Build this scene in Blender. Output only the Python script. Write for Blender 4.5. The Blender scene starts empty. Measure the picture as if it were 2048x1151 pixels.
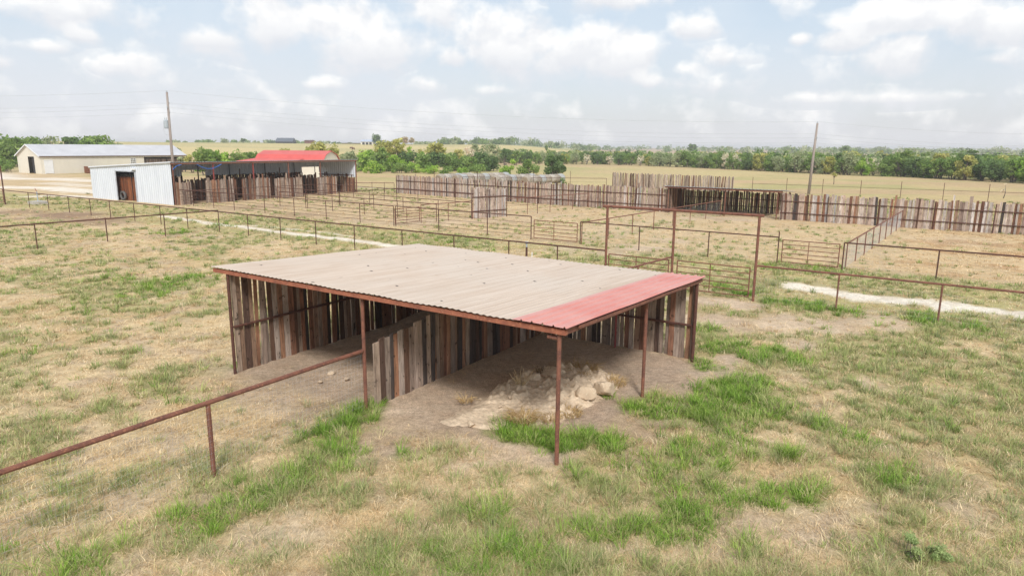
import bpy, math, random
import numpy as np
from mathutils import Vector, Matrix

random.seed(7)
rs = np.random.RandomState(11)
sc = bpy.context.scene
COL = sc.collection

# ------------------------------------------------------------------ survey frame
F_PX, YH, ROLL, CAMH = 1365.0, 293.0, 0.008, 6.0
PITCH = math.atan((1151 / 2 - YH) / F_PX)
_c, _s, _cr, _sr = math.cos(PITCH), math.sin(PITCH), math.cos(ROLL), math.sin(ROLL)
_r0, _f, _u0 = np.array([1, 0, 0.]), np.array([0, _c, -_s]), np.array([0, _s, _c])
RIGHT, UP, FWD = _cr * _r0 + _sr * _u0, -_sr * _r0 + _cr * _u0, _f


def ray(x, y):
    return (x - 1024) / F_PX * RIGHT + (1151 / 2 - y) / F_PX * UP + FWD


def at(x, y, z=0.0):
    d = ray(x, y)
    t = (z - CAMH) / d[2]
    return np.array([0, 0, CAMH]) + d * t


def at_depth(x, y, Y):
    d = ray(x, y)
    return np.array([0, 0, CAMH]) + d * (Y / d[1])


TH = math.radians(-32.4)
UX, UY = math.cos(TH), math.sin(TH)
VX, VY = -UY, UX
O = at(1113, 930)


def W(u, v, z=0.0):
    return Vector((O[0] + u * UX + v * VX, O[1] + u * UY + v * VY, z))


def to_uv(x, y):
    dx, dy = x - O[0], y - O[1]
    return dx * UX + dy * UY, dx * VX + dy * VY


# ------------------------------------------------------------------ mesh builder
def lerp(a, b, t):
    return a + (b - a) * t


class MB:
    def __init__(self):
        self.v, self.f, self.c = [], [], []

    def add(self, verts, faces, col=None):
        n = len(self.v)
        self.v += [tuple(p) for p in verts]
        self.f += [tuple(i + n for i in q) for q in faces]
        self.c += [col or (1, 1, 1)] * len(verts)

    def hexa(self, p, col=None):
        # p: 8 points, bottom loop then top loop
        self.add(p, [(3, 2, 1, 0), (4, 5, 6, 7), (0, 1, 5, 4), (1, 2, 6, 5), (2, 3, 7, 6), (3, 0, 4, 7)], col)

    def box(self, o, a, b, c, col=None):
        o, a, b, c = Vector(o), Vector(a), Vector(b), Vector(c)
        self.hexa([o, o + a, o + a + b, o + b, o + c, o + a + c, o + a + b + c, o + b + c], col)

    def boxc(self, ctr, sx, sy, sz, col=None):
        x, y, z = ctr
        self.box((x - sx / 2, y - sy / 2, z - sz / 2), (sx, 0, 0), (0, sy, 0), (0, 0, sz), col)

    def ubox(self, u0, u1, v0, v1, z0, z1, col=None):
        o = W(u0, v0, z0)
        self.box(o, W(u1, v0, z0) - o, W(u0, v1, z0) - o, (0, 0, z1 - z0), col)

    def bar(self, p0, p1, w, h, col=None):
        p0, p1 = Vector(p0), Vector(p1)
        d = (p1 - p0).normalized()
        s = d.cross(Vector((0, 0, 1)))
        if s.length < 1e-4:
            s = Vector((1, 0, 0))
        s.normalize()
        t = s.cross(d).normalized()
        q = []
        for p in (p0, p1):
            q += [p - s * w / 2 - t * h / 2, p + s * w / 2 - t * h / 2, p + s * w / 2 + t * h / 2, p - s * w / 2 + t * h / 2]
        self.hexa(q, col)

    def tube(self, pts, r, n=8, col=None, cap=True):
        pts = [Vector(p) for p in pts]
        rr = r if isinstance(r, (list, tuple)) else [r] * len(pts)
        vs, fs = [], []
        for i, p in enumerate(pts):
            d = (pts[min(i + 1, len(pts) - 1)] - pts[max(i - 1, 0)]).normalized()
            s = d.cross(Vector((0, 0, 1)))
            if s.length < 1e-3:
                s = d.cross(Vector((0, 1, 0)))
            s.normalize()
            t = s.cross(d)
            for k in range(n):
                a = 2 * math.pi * k / n
                vs.append(p + s * math.cos(a) * rr[i] + t * math.sin(a) * rr[i])
        for i in range(len(pts) - 1):
            for k in range(n):
                k2 = (k + 1) % n
                fs.append((i * n + k, i * n + k2, (i + 1) * n + k2, (i + 1) * n + k))
        if cap:
            fs.append(tuple(range(n - 1, -1, -1)))
            m = (len(pts) - 1) * n
            fs.append(tuple(range(m, m + n)))
        self.add(vs, fs, col)

    def build(self, name, mat, parent=None, smooth=False):
        root = parent
        off = Vector((0, 0, 0))
        while root is not None:
            off += Vector(root.location)
            root = root.parent
        me = bpy.data.meshes.new(name)
        me.from_pydata([(p[0] - off[0], p[1] - off[1], p[2] - off[2]) for p in self.v], [], self.f)
        at_ = me.attributes.new('Col', 'FLOAT_COLOR', 'POINT')
        arr = np.ones((len(self.v), 4), 'f')
        arr[:, :3] = np.array(self.c, 'f').reshape(-1, 3)
        at_.data.foreach_set('color', arr.ravel())
        if smooth:
            me.polygons.foreach_set('use_smooth', [True] * len(me.polygons))
        me.update()
        ob = bpy.data.objects.new(name, me)
        COL.objects.link(ob)
        if mat:
            me.materials.append(mat)
        if parent is not None:
            ob.parent = parent
        return ob


def mesh_np(name, co, tris, col, mat, quads=None):
    """big mesh straight from arrays"""
    me = bpy.data.meshes.new(name)
    nv = len(co)
    me.vertices.add(nv)
    me.vertices.foreach_set('co', np.asarray(co, 'f').ravel())
    k = tris.shape[1]
    nf = len(tris)
    me.loops.add(nf * k)
    me.loops.foreach_set('vertex_index', np.asarray(tris, 'i').ravel())
    me.polygons.add(nf)
    me.polygons.foreach_set('loop_start', np.arange(0, nf * k, k, dtype='i'))
    me.update(calc_edges=True)
    a = me.attributes.new('Col', 'FLOAT_COLOR', 'POINT')
    arr = np.ones((nv, 4), 'f')
    arr[:, :3] = col
    a.data.foreach_set('color', arr.ravel())
    me.materials.append(mat)
    ob = bpy.data.objects.new(name, me)
    COL.objects.link(ob)
    return ob


def tag(o, label=None, cat=None, group=None, kind=None):
    if label:
        o['label'] = label
    if cat:
        o['category'] = cat
    if group:
        o['group'] = group
    if kind:
        o['kind'] = kind
    return o


def empty(name, loc, label, cat, group=None):
    o = bpy.data.objects.new(name, None)
    o.empty_display_size = 0.2
    COL.objects.link(o)
    o.location = loc
    return tag(o, label, cat, group)


def copy_tree(o, parent=None):
    c = o.copy()
    COL.objects.link(c)
    if parent is not None:
        c.parent = parent
    for ch in list(o.children):
        copy_tree(ch, c)
    return c


# ------------------------------------------------------------------ numpy noise
_perm = rs.rand(256, 256).astype('f')


def vnoise(x, y):
    xi, yi = np.floor(x).astype(int), np.floor(y).astype(int)
    fx, fy = x - xi, y - yi
    fx, fy = fx * fx * (3 - 2 * fx), fy * fy * (3 - 2 * fy)
    g = lambda a, b: _perm[a % 256, b % 256]
    return (g(xi, yi) * (1 - fx) + g(xi + 1, yi) * fx) * (1 - fy) + (g(xi, yi + 1) * (1 - fx) + g(xi + 1, yi + 1) * fx) * fy


def fbm(x, y, o=4):
    s, a, t = 0, 0.5, 0
    for i in range(o):
        s = s + a * vnoise(x * 2 ** i + 17.3 * i, y * 2 ** i + 9.1 * i)
        t += a
        a *= 0.5
    return s / t


def sstep(a, b, x):
    t = np.clip((x - a) / (b - a), 0, 1)
    return t * t * (3 - 2 * t)


# ------------------------------------------------------------------ materials
def new_mat(name):
    m = bpy.data.materials.new(name)
    m.use_nodes = True
    nt = m.node_tree
    b = nt.nodes['Principled BSDF']
    return m, nt, b


def N(nt, t, **kw):
    n = nt.nodes.new(t)
    for k, val in kw.items():
        setattr(n, k, val)
    return n


def noise(nt, vec, scale, detail=4, rough=0.55, dist=0.0):
    n = N(nt, 'ShaderNodeTexNoise')
    n.inputs['Scale'].default_value = scale
    n.inputs['Detail'].default_value = detail
    n.inputs['Roughness'].default_value = rough
    n.inputs['Distortion'].default_value = dist
    nt.links.new(vec, n.inputs['Vector'])
    return n.outputs['Fac']


def maprange(nt, val, a, b, c, d):
    n = N(nt, 'ShaderNodeMapRange')
    n.inputs[1].default_value, n.inputs[2].default_value = a, b
    n.inputs[3].default_value, n.inputs[4].default_value = c, d
    nt.links.new(val, n.inputs[0])
    return n.outputs[0]


def mixcol(nt, fac, a, b, blend='MIX'):
    n = N(nt, 'ShaderNodeMix', data_type='RGBA', blend_type=blend)
    for i, x in ((0, fac), (6, a), (7, b)):
        if isinstance(x, (int, float)):
            n.inputs[i].default_value = x
        elif isinstance(x, tuple):
            n.inputs[i].default_value = (*x, 1)
        else:
            nt.links.new(x, n.inputs[i])
    return n.outputs[2]


def mathn(nt, op, a, b=None, c=None):
    n = N(nt, 'ShaderNodeMath', operation=op)
    for i, x in enumerate((a, b, c)):
        if x is None:
            continue
        if isinstance(x, (int, float)):
            n.inputs[i].default_value = x
        else:
            nt.links.new(x, n.inputs[i])
    return n.outputs[0]


def objvec(nt, scale=(1, 1, 1), kind='Object'):
    tc = N(nt, 'ShaderNodeTexCoord')
    mp = N(nt, 'ShaderNodeMapping')
    mp.inputs['Scale'].default_value = scale
    nt.links.new(tc.outputs[kind], mp.inputs['Vector'])
    return mp.outputs[0]


def bump(nt, bsdf, h, strength=0.3, dist=0.02):
    n = N(nt, 'ShaderNodeBump')
    n.inputs['Strength'].default_value = strength
    n.inputs['Distance'].default_value = dist
    nt.links.new(h, n.inputs['Height'])
    nt.links.new(n.outputs[0], bsdf.inputs['Normal'])


def mat_noise(name, c1, c2, scale=3, rough=0.8, stretch=(1, 1, 1), metallic=0, c3=None, bumpd=0.0, lo=0.35, hi=0.65):
    m, nt, b = new_mat(name)
    v = objvec(nt, stretch)
    f = maprange(nt, noise(nt, v, scale, 6), lo, hi, 0, 1)
    col = mixcol(nt, f, c1, c2)
    if c3:
        f2 = maprange(nt, noise(nt, v, scale * 5.3, 5), 0.55, 0.7, 0, 1)
        col = mixcol(nt, f2, col, c3)
    nt.links.new(col, b.inputs['Base Color'])
    b.inputs['Roughness'].default_value = rough
    b.inputs['Metallic'].default_value = metallic
    if bumpd:
        bump(nt, b, noise(nt, v, scale * 6, 4), 0.5, bumpd)
    return m


def mat_attr(name, amt=(0.75, 1.25), scale=6, stretch=(1, 1, 1), rough=0.85, translucent=0.0, bumpd=0.0, detail=5):
    m, nt, b = new_mat(name)
    a = N(nt, 'ShaderNodeAttribute')
    a.attribute_name = 'Col'
    col = a.outputs['Color']
    if amt:
        f = maprange(nt, noise(nt, objvec(nt, stretch), scale, detail), 0.25, 0.75, amt[0], amt[1])
        cm = N(nt, 'ShaderNodeCombineColor')
        for i in range(3):
            nt.links.new(f, cm.inputs[i])
        col = mixcol(nt, 1.0, col, cm.outputs[0], 'MULTIPLY')
    nt.links.new(col, b.inputs['Base Color'])
    b.inputs['Roughness'].default_value = rough
    b.inputs['Specular IOR Level'].default_value = 0.2
    if bumpd:
        bump(nt, b, noise(nt, objvec(nt, stretch), scale * 1.7, 4), 0.6, bumpd)
    if translucent:
        t = N(nt, 'ShaderNodeBsdfTranslucent')
        nt.links.new(col, t.inputs['Color'])
        mx = N(nt, 'ShaderNodeMixShader')
        mx.inputs[0].default_value = translucent
        nt.links.new(b.outputs[0], mx.inputs[1])
        nt.links.new(t.outputs[0], mx.inputs[2])
        nt.links.new(mx.outputs[0], nt.nodes['Material Output'].inputs['Surface'])
    return m


def mat_wood():
    m, nt, b = new_mat('weathered_wood')
    a = N(nt, 'ShaderNodeAttribute')
    a.attribute_name = 'Col'
    v = objvec(nt, (1, 1, 0.07))
    f = maprange(nt, noise(nt, v, 24, 7, 0.7, 0.6), 0.28, 0.72, 0.42, 1.5)
    cm = N(nt, 'ShaderNodeCombineColor')
    for i in range(3):
        nt.links.new(f, cm.inputs[i])
    col = mixcol(nt, 1.0, a.outputs['Color'], cm.outputs[0], 'MULTIPLY')
    # broad stains and knots
    v2 = objvec(nt, (1, 1, 0.35))
    f2 = maprange(nt, noise(nt, v2, 4.2, 5, .6), 0.48, 0.70, 0, 0.5)
    col = mixcol(nt, f2, col, (0.085, 0.055, 0.04))
    f3 = maprange(nt, noise(nt, objvec(nt, (1, 1, 0.6)), 9, 3), 0.62, 0.70, 0, 0.8)
    f4 = maprange(nt, noise(nt, objvec(nt, (1, 1, 0.22)), 7, 4), 0.56, 0.72, 0, 0.5)
    col = mixcol(nt, f4, col, mixcol(nt, 1.0, col, (1.55, 1.5, 1.45), 'MULTIPLY'))
    col = mixcol(nt, f3, col, (0.035, 0.022, 0.015))
    nt.links.new(col, b.inputs['Base Color'])
    b.inputs['Roughness'].default_value = 0.9
    b.inputs['Specular IOR Level'].default_value = 0.15
    bump(nt, b, noise(nt, v, 26, 5), 0.5, 0.008)
    return m


M_WOOD = mat_wood()
M_RUST = mat_noise('rusty_pipe', (0.215, 0.086, 0.054), (0.125, 0.05, 0.036), 5, 0.8, c3=(0.32, 0.14, 0.08), bumpd=0.003)
M_RUST_DARK = mat_noise('dark_rusty_pipe', (0.11, 0.042, 0.028), (0.06, 0.026, 0.02), 4, 0.85, c3=(0.17, 0.065, 0.04))
M_BEAM = mat_noise('orange_rust_beam', (0.36, 0.125, 0.07), (0.22, 0.075, 0.045), 4, 0.8, c3=(0.42, 0.18, 0.10))
M_RED_IRON = mat_noise('red_primer_iron', (0.30, 0.045, 0.040), (0.19, 0.04, 0.035), 4, 0.7)
M_WIRE = mat_noise('galvanised_wire', (0.52, 0.54, 0.55), (0.40, 0.41, 0.43), 3, 0.6)
M_WHITE_METAL = mat_noise('white_metal_siding', (0.66, 0.695, 0.745), (0.60, 0.635, 0.69), 1.5, 0.5, (1, 1, 0.3))
M_BEIGE = mat_noise('beige_siding', (0.69, 0.645, 0.55), (0.64, 0.60, 0.51), 0.8, 0.7, (1, 1, 0.3))
M_GREY_ROOF = mat_noise('grey_metal_roof', (0.53, 0.53, 0.555), (0.46, 0.46, 0.485), 0.5, 0.5)
M_GALV = mat_noise('galvanised_sheet', (0.46, 0.49, 0.53), (0.34, 0.36, 0.40), 1.2, 0.55, c3=(0.28, 0.22, 0.18))
M_RED_ROOF = mat_noise('bright_red_roof', (0.60, 0.105, 0.09), (0.52, 0.085, 0.075), 0.6, 0.45)
M_WHITE = mat_noise('white_paint', (0.78, 0.79, 0.80), (0.70, 0.71, 0.72), 2, 0.5)
M_DARK = mat_noise('dark_board_and_shade', (0.035, 0.030, 0.030), (0.02, 0.018, 0.018), 2, 0.9)
M_DOORWOOD = mat_noise('brown_stained_door', (0.24, 0.085, 0.035), (0.12, 0.045, 0.022), 7, 0.7, (1, 1, 0.12))
M_GLASS = mat_noise('dark_window_glass', (0.20, 0.16, 0.10), (0.12, 0.10, 0.07), 1, 0.15)
M_POLE = mat_noise('grey_pole_wood', (0.36, 0.31, 0.28), (0.24, 0.20, 0.175), 9, 0.9, (1, 1, 0.06))
M_CABLE = mat_noise('grey_cable', (0.50, 0.51, 0.53), (0.44, 0.45, 0.47), 1, 0.6)
M_STEELGREY = mat_noise('grey_painted_steel', (0.40, 0.45, 0.48), (0.33, 0.37, 0.40), 2, 0.5)
M_CONCRETE = mat_noise('concrete', (0.50, 0.47, 0.42), (0.38, 0.35, 0.31), 4, 0.9)
M_ROCK = mat_noise('tan_limestone', (0.58, 0.455, 0.325), (0.45, 0.345, 0.24), 3.5, 0.95, c3=(0.63, 0.53, 0.40), bumpd=0.02)
M_BLUE = mat_noise('blue_plastic', (0.03, 0.16, 0.55), (0.03, 0.12, 0.42), 2, 0.5)
M_RUBBER = mat_noise('grey_rubber', (0.14, 0.13, 0.125), (0.08, 0.075, 0.07), 3, 0.8)
M_BALE = mat_attr('bale_net_wrap', (0.7, 1.3), 5, (1, 1, 1), 0.9)
M_HAY = mat_noise('brown_hay_end', (0.30, 0.235, 0.17), (0.19, 0.14, 0.10), 6, 0.95)
M_GRASS = mat_attr('grass_blade', None, rough=0.75, translucent=0.22)
M_LEAF = mat_attr('leaf', None, rough=0.6, translucent=0.42)
M_BARK = mat_noise('bark', (0.16, 0.125, 0.10), (0.09, 0.07, 0.055), 6, 0.9, (1, 1, 0.3))
M_COW = mat_noise('brown_hide', (0.15, 0.06, 0.03), (0.11, 0.045, 0.025), 2, 0.8)
M_TWIG = mat_attr('dry_stalk', None, rough=0.9)


def mat_cream_roof():
    m, nt, b = new_mat('cream_roof_sheet')
    tc = N(nt, 'ShaderNodeTexCoord')
    # rotate so that one axis runs along the ribs
    mp = N(nt, 'ShaderNodeMapping')
    mp.inputs['Rotation'].default_value = (0, 0, -TH)
    nt.links.new(tc.outputs['Object'], mp.inputs['Vector'])
    st = N(nt, 'ShaderNodeMapping')
    st.inputs['Scale'].default_value = (1, 0.12, 1)
    nt.links.new(mp.outputs[0], st.inputs['Vector'])
    f = maprange(nt, noise(nt, st.outputs[0], 3.2, 6, 0.6), 0.3, 0.72, 0, 1)
    col = mixcol(nt, f, (0.60, 0.50, 0.415), (0.49, 0.38, 0.295))
    f = maprange(nt, noise(nt, mp.outputs[0], 0.35, 3), 0.4, 0.65, 0, 0.6)
    col = mixcol(nt, f, col, (0.56, 0.485, 0.415))
    f = maprange(nt, noise(nt, st.outputs[0], 9, 3), 0.62, 0.75, 0, 0.35)
    col = mixcol(nt, f, col, (0.34, 0.235, 0.155))
    # dust-brown stripes put the shade of the rib valleys into the colour
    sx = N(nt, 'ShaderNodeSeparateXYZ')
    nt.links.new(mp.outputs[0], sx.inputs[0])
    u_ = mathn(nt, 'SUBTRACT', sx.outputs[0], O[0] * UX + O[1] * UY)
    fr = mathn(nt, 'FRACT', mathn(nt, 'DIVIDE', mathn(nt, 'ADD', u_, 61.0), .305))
    rib_shade = mathn(nt, 'MULTIPLY', maprange(nt, fr, .60, .80, 0, 1), maprange(nt, fr, .90, 1.0, 1, 0))
    rib_shade = mathn(nt, 'MULTIPLY', rib_shade, maprange(nt, noise(nt, st.outputs[0], 2.0, 4), .35, .6, .05, .3))
    col = mixcol(nt, rib_shade, col, (0.40, 0.30, 0.22))
    v3 = N(nt, 'ShaderNodeMapping')
    v3.inputs['Scale'].default_value = (1.1, .9, 1)
    nt.links.new(mp.outputs[0], v3.inputs['Vector'])
    f = maprange(nt, noise(nt, v3.outputs[0], 1.6, 7, .7), .60, .72, 0, .4)
    col = mixcol(nt, f, col, (0.44, 0.31, 0.21))
    # dark curled specks stuck to the sheet
    vo = N(nt, 'ShaderNodeTexVoronoi')
    vo.voronoi_dimensions = '2D'
    vo.inputs['Scale'].default_value = 1.05
    wob = N(nt, 'ShaderNodeVectorMath', operation='ADD')
    nn = N(nt, 'ShaderNodeTexNoise')
    nn.inputs['Scale'].default_value = 9
    nt.links.new(mp.outputs[0], nn.inputs['Vector'])
    sc2 = N(nt, 'ShaderNodeVectorMath', operation='SCALE')
    sc2.inputs['Scale'].default_value = 0.12
    nt.links.new(nn.outputs['Color'], sc2.inputs[0])
    nt.links.new(mp.outputs[0], wob.inputs[0])
    nt.links.new(sc2.outputs[0], wob.inputs[1])
    nt.links.new(wob.outputs[0], vo.inputs['Vector'])
    d = maprange(nt, vo.outputs['Distance'], 0.034, 0.050, 1, 0)
    keep = N(nt, 'ShaderNodeSeparateColor')
    nt.links.new(vo.outputs['Color'], keep.inputs[0])
    k = maprange(nt, keep.outputs[0], 0.42, 0.44, 1, 0)
    col = mixcol(nt, mathn(nt, 'MULTIPLY', d, k), col, (0.10, 0.075, 0.065))
    nt.links.new(col, b.inputs['Base Color'])
    b.inputs['Roughness'].default_value = 0.6
    b.inputs['Specular IOR Level'].default_value = 0.3
    return m


def mat_red_sheet():
    m, nt, b = new_mat('faded_red_roof_sheet')
    tc = N(nt, 'ShaderNodeTexCoord')
    mp = N(nt, 'ShaderNodeMapping')
    mp.inputs['Rotation'].default_value = (0, 0, -TH)
    nt.links.new(tc.outputs['Object'], mp.inputs['Vector'])
    f = maprange(nt, noise(nt, mp.outputs[0], 0.9, 5), 0.35, 0.7, 0, 1)
    col = mixcol(nt, f, (0.58, 0.225, 0.19), (0.62, 0.315, 0.275))
    f = maprange(nt, noise(nt, mp.outputs[0], 3.3, 6, 0.7), 0.6, 0.72, 0, 0.6)
    col = mixcol(nt, f, col, (0.70, 0.40, 0.38))
    nt.links.new(col, b.inputs['Base Color'])
    b.inputs['Roughness'].default_value = 0.5
    return m


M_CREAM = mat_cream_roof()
M_REDSHEET = mat_red_sheet()

# ------------------------------------------------------------------ ground: masks in world coordinates
BRIGHT = [  # (px, py, radius in metres, lushness) of the lush clumps, surveyed on the ground
    (1290, 812, .62, 1), (1480, 800, 1.05, 1), (1515, 775, .8, .9), (1440, 830, .6, .8), (1540, 710, .85, 1), (1405, 733, .55, 1),
    (1430, 695, .6, .9), (1415, 660, .5, .8), (985, 862, .35, 1), (1050, 872, .5, 1), (1100, 885, .5, 1), (1160, 880, .45, 1), (1215, 885, .35, .7),
    (700, 845, .5, .9), (740, 825, .5, .9), (640, 880, .5, .8), (590, 960, .6, .6), (520, 1000, .5, .7), (420, 1030, .55, .9), (680, 920, .5, .5), (370, 1030, .3, .9),
    (1490, 1000, .45, 1), (1560, 1000, .45, .9), (1610, 990, .5, .8), (960, 1022, .42, 1), (1010, 1025, .4, .5), (1320, 1060, .6, .9), (1390, 1040, .4, .8), (1200, 1070, .55, .85),
    (930, 1120, .6, .9), (1100, 1130, .6, 1), (760, 1130, .5, .7), (1660, 860, .7, .65), (1580, 905, .3, .9), (1770, 950, .4, .7), (1810, 960, .35, .7),
    (1820, 635, .9, .8), (1860, 648, .5, .9), (1700, 628, .7, .7), (1530, 598, .7, .9), (1600, 610, .7, .9), (1640, 618, .6, .9), (1490, 590, .5, 1),
    (1450, 575, .8, .8), (1380, 560, .7, .7), (330, 570, 1.2, .7), (380, 560, 1.0, .6), (280, 590, 1.0, .6), (220, 560, .9, .5), (165, 620, .8, .35), (50, 700, .8, .45), (430, 800, .5, .35), (310, 775, .5, .6), (460, 735, .35, .5),
    (370, 790, .6, .5), (440, 740, .5, .35), (200, 1100, .6, .4), (190, 1140, .5, .8), (60, 1120, .4, .5), (1940, 660, 1.0, .5), (1495, 1095, .35, .7), (1690, 1095, .35, .5), (1860, 850, .8, .3),
    (1750, 700, 1.2, .25), (820, 905, .3, .7), (880, 900, .2, .7), (1210, 790, .25, .5), (470, 965, .3, .6), (1240, 690, .25, .6), (1345, 705, .2, .8), (1150, 655, .3, .3), (350, 465, 1.2, .7), (440, 452, 1.0, .6),
    (380, 515, 1.2, .35), (1440, 540, 1.2, .3), (1560, 535, 1.0, .6), (1650, 540, 1.0, .6), (900, 480, 2.0, .35), (1000, 495, 1.6, .25), (950, 960, .35, .4), (1180, 960, .5, .4), (1230, 930, .6, .35),
    (1340, 930, .8, .5), (1390, 900, .8, .5), (1460, 890, .9, .45), (1350, 985, .5, .6)]
DIRT = [  # bare soil
    (800, 885, 1.0, .8), (1000, 915, .8, .7), (1310, 840, .7, .8), (1400, 640, 1.2, .8), (1430, 605, 1.0, .9), (1385, 800, .8, .8), (1480, 660, 1.0, .7), (880, 850, .9, 1), (560, 770, 1.4, .7), (1540, 655, .9, .8),
    (900, 780, 1.6, 1), (1010, 740, 2.0, 1), (1200, 710, 2.0, 1), (1350, 750, 1.5, 1), (1420, 780, .7, .8), (1330, 690, 1.2, .6), (1450, 640, 1.4, .9), (1480, 610, 1.2, .9),
    (1560, 645, 1.5, .8), (1650, 650, 1.4, .8), (1740, 645, 1.4, .7), (1400, 600, .9, .8), (1600, 690, .8, .7), (1250, 850, 1.1, .7), (1420, 770, .9, 1), (1380, 775, 1.0, 1), (1445, 745, .7, .9), (1465, 715, .7, .9), (1300, 760, 1.0, .9), (850, 870, 1.0, .8), (760, 860, .8, .7),
    (650, 745, 1.6, .8), (600, 790, 1.2, .6), (530, 745, 1.5, .7), (480, 780, .9, .5), (690, 760, 1.0, .8), (1730, 765, .5, .8), (930, 930, .6, .6), (1000, 905, .5, .6), (1600, 1050, 1.2, .4), (1450, 1060, .7, .5),
    (1340, 1080, .5, .4), (1960, 1010, .8, .4), (850, 1030, .4, .3), (560, 1060, .6, .5), (250, 1010, .6, .4), (120, 430, 3.5, .9), (180, 440, 3.0, .8), (230, 446, 2.0, .7), (350, 470, 1.6, .6), (410, 473, 1.4, .5), (30, 425, 3.5, .7),
    (600, 430, 3.0, .5), (700, 440, 2.5, .4), (500, 415, 4.0, .5), (840, 445, 3.0, .4), (1000, 440, 3.0, .4), (1290, 500, 2.2, .7), (1220, 505, 2.0, .7), (1160, 500, 1.8, .6), (1340, 480, 1.5, .5), (1400, 545, 1.5, .3), (1500, 430, 3.0, .6),
    (1440, 437, 2.5, .7), (1640, 430, 2.5, .3), (1900, 480, 3.0, .35), (380, 400, 4.0, .6), (1110, 430, 3.0, .4)]
BARE = [  # thin straw over soil, few green tufts
    (1330, 885, .8, .9), (1560, 880, .7, .9), (1380, 1010, .6, .8), (1510, 930, .9, 1), (1640, 1030, 1.0, .9), (900, 960, 1.2, 1), (800, 940, .9, .9), (1010, 980, .9, 1), (1250, 1090, .5, .8), (640, 1040, .6, .7), (450, 1100, .6, .8),
    (300, 985, .8, .8), (1740, 890, .8, .7), (1900, 930, .9, .7), (1720, 1010, .7, .9), (1450, 1060, .9, .9), (1560, 1080, .8, .9), (1340, 1110, .4, .8), (850, 1050, .4, .7), (1150, 1000, .5, .6), (1060, 930, .7, .8), (780, 1010, .5, .8),
    (200, 900, 1.0, .8), (120, 800, 1.2, .8), (330, 680, 1.5, .9), (150, 730, 1.3, .7), (60, 520, 2.5, .8), (250, 500, 3.0, .8), (380, 590, 1.5, .6), (420, 640, 1.3, .9), (270, 860, .9, .7), (80, 620, 1.2, .5), (500, 870, .8, .8), (540, 930, .6, .6), (60, 1010, .6, .8),
    (1650, 830, .5, .6), (1900, 780, .8, .6), (1980, 860, .8, .6), (1850, 1090, .6, .7), (1980, 1060, .7, .6), (1600, 940, .5, .7), (1560, 760, .6, .7), (1250, 970, .4, .6)]
CALICHE = [  # strokes of white road base: points, radius, strength
    ([(2300, 668), (2048, 630), (1900, 612), (1740, 595), (1640, 579), (1600, 574)], .9, .95),
    ([(820, 497), (790, 492), (700, 480), (640, 473), (560, 464), (500, 456), (430, 448), (330, 432)], .50, .95),
    ([(700, 473), (620, 462), (520, 452), (450, 450)], .3, .7),
    ([(0, 357), (90, 357), (190, 362)], 3.0, 1.0), ([(0, 374), (100, 376), (190, 384)], 2.6, 1.0), ([(60, 393), (120, 391), (190, 394)], 1.4, .8), ([(100, 366), (180, 372)], 2.2, .7),
    ([(-60, 345), (0, 357)], 4.0, 1.0), ([(820, 376), (850, 377)], .8, .7), ([(700, 373), (760, 376)], .8, .5)]


def uv_xy(lst):
    return [(*at(px, py)[:2], r, s) for px, py, r, s in lst]


BRIGHT_W, DIRT_W, BARE_W = uv_xy(BRIGHT), uv_xy(DIRT), uv_xy(BARE)
CAL_W = [([at(px, py)[:2] for px, py in pts], r, s) for pts, r, s in CALICHE]


def blobs(x, y, lst, wob, hard=0.45):
    m = np.zeros_like(x)
    for bx, by, r, s in lst:
        sel = (np.abs(x - bx) < r * 2) & (np.abs(y - by) < r * 2)
        if not sel.any():
            continue
        d = np.hypot(x[sel] - bx, y[sel] - by) / r + wob[sel]
        m[sel] = np.maximum(m[sel], s * (1 - sstep(1 - hard, 1 + hard * .6, d)))
    return m


def segdist(x, y, pts):
    d = np.full_like(x, 1e9)
    for a, b in zip(pts[:-1], pts[1:]):
        ex, ey = b[0] - a[0], b[1] - a[1]
        L = ex * ex + ey * ey + 1e-9
        t = np.clip(((x - a[0]) * ex + (y - a[1]) * ey) / L, 0, 1)
        d = np.minimum(d, np.hypot(x - a[0] - t * ex, y - a[1] - t * ey))
    return d


def caliche(x, y, wob):
    m = np.zeros_like(x)
    for pts, r, s in CAL_W:
        m = np.maximum(m, s * (1 - sstep(.55, 1.25, segdist(x, y, pts) / r + wob)))
    return m


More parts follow.
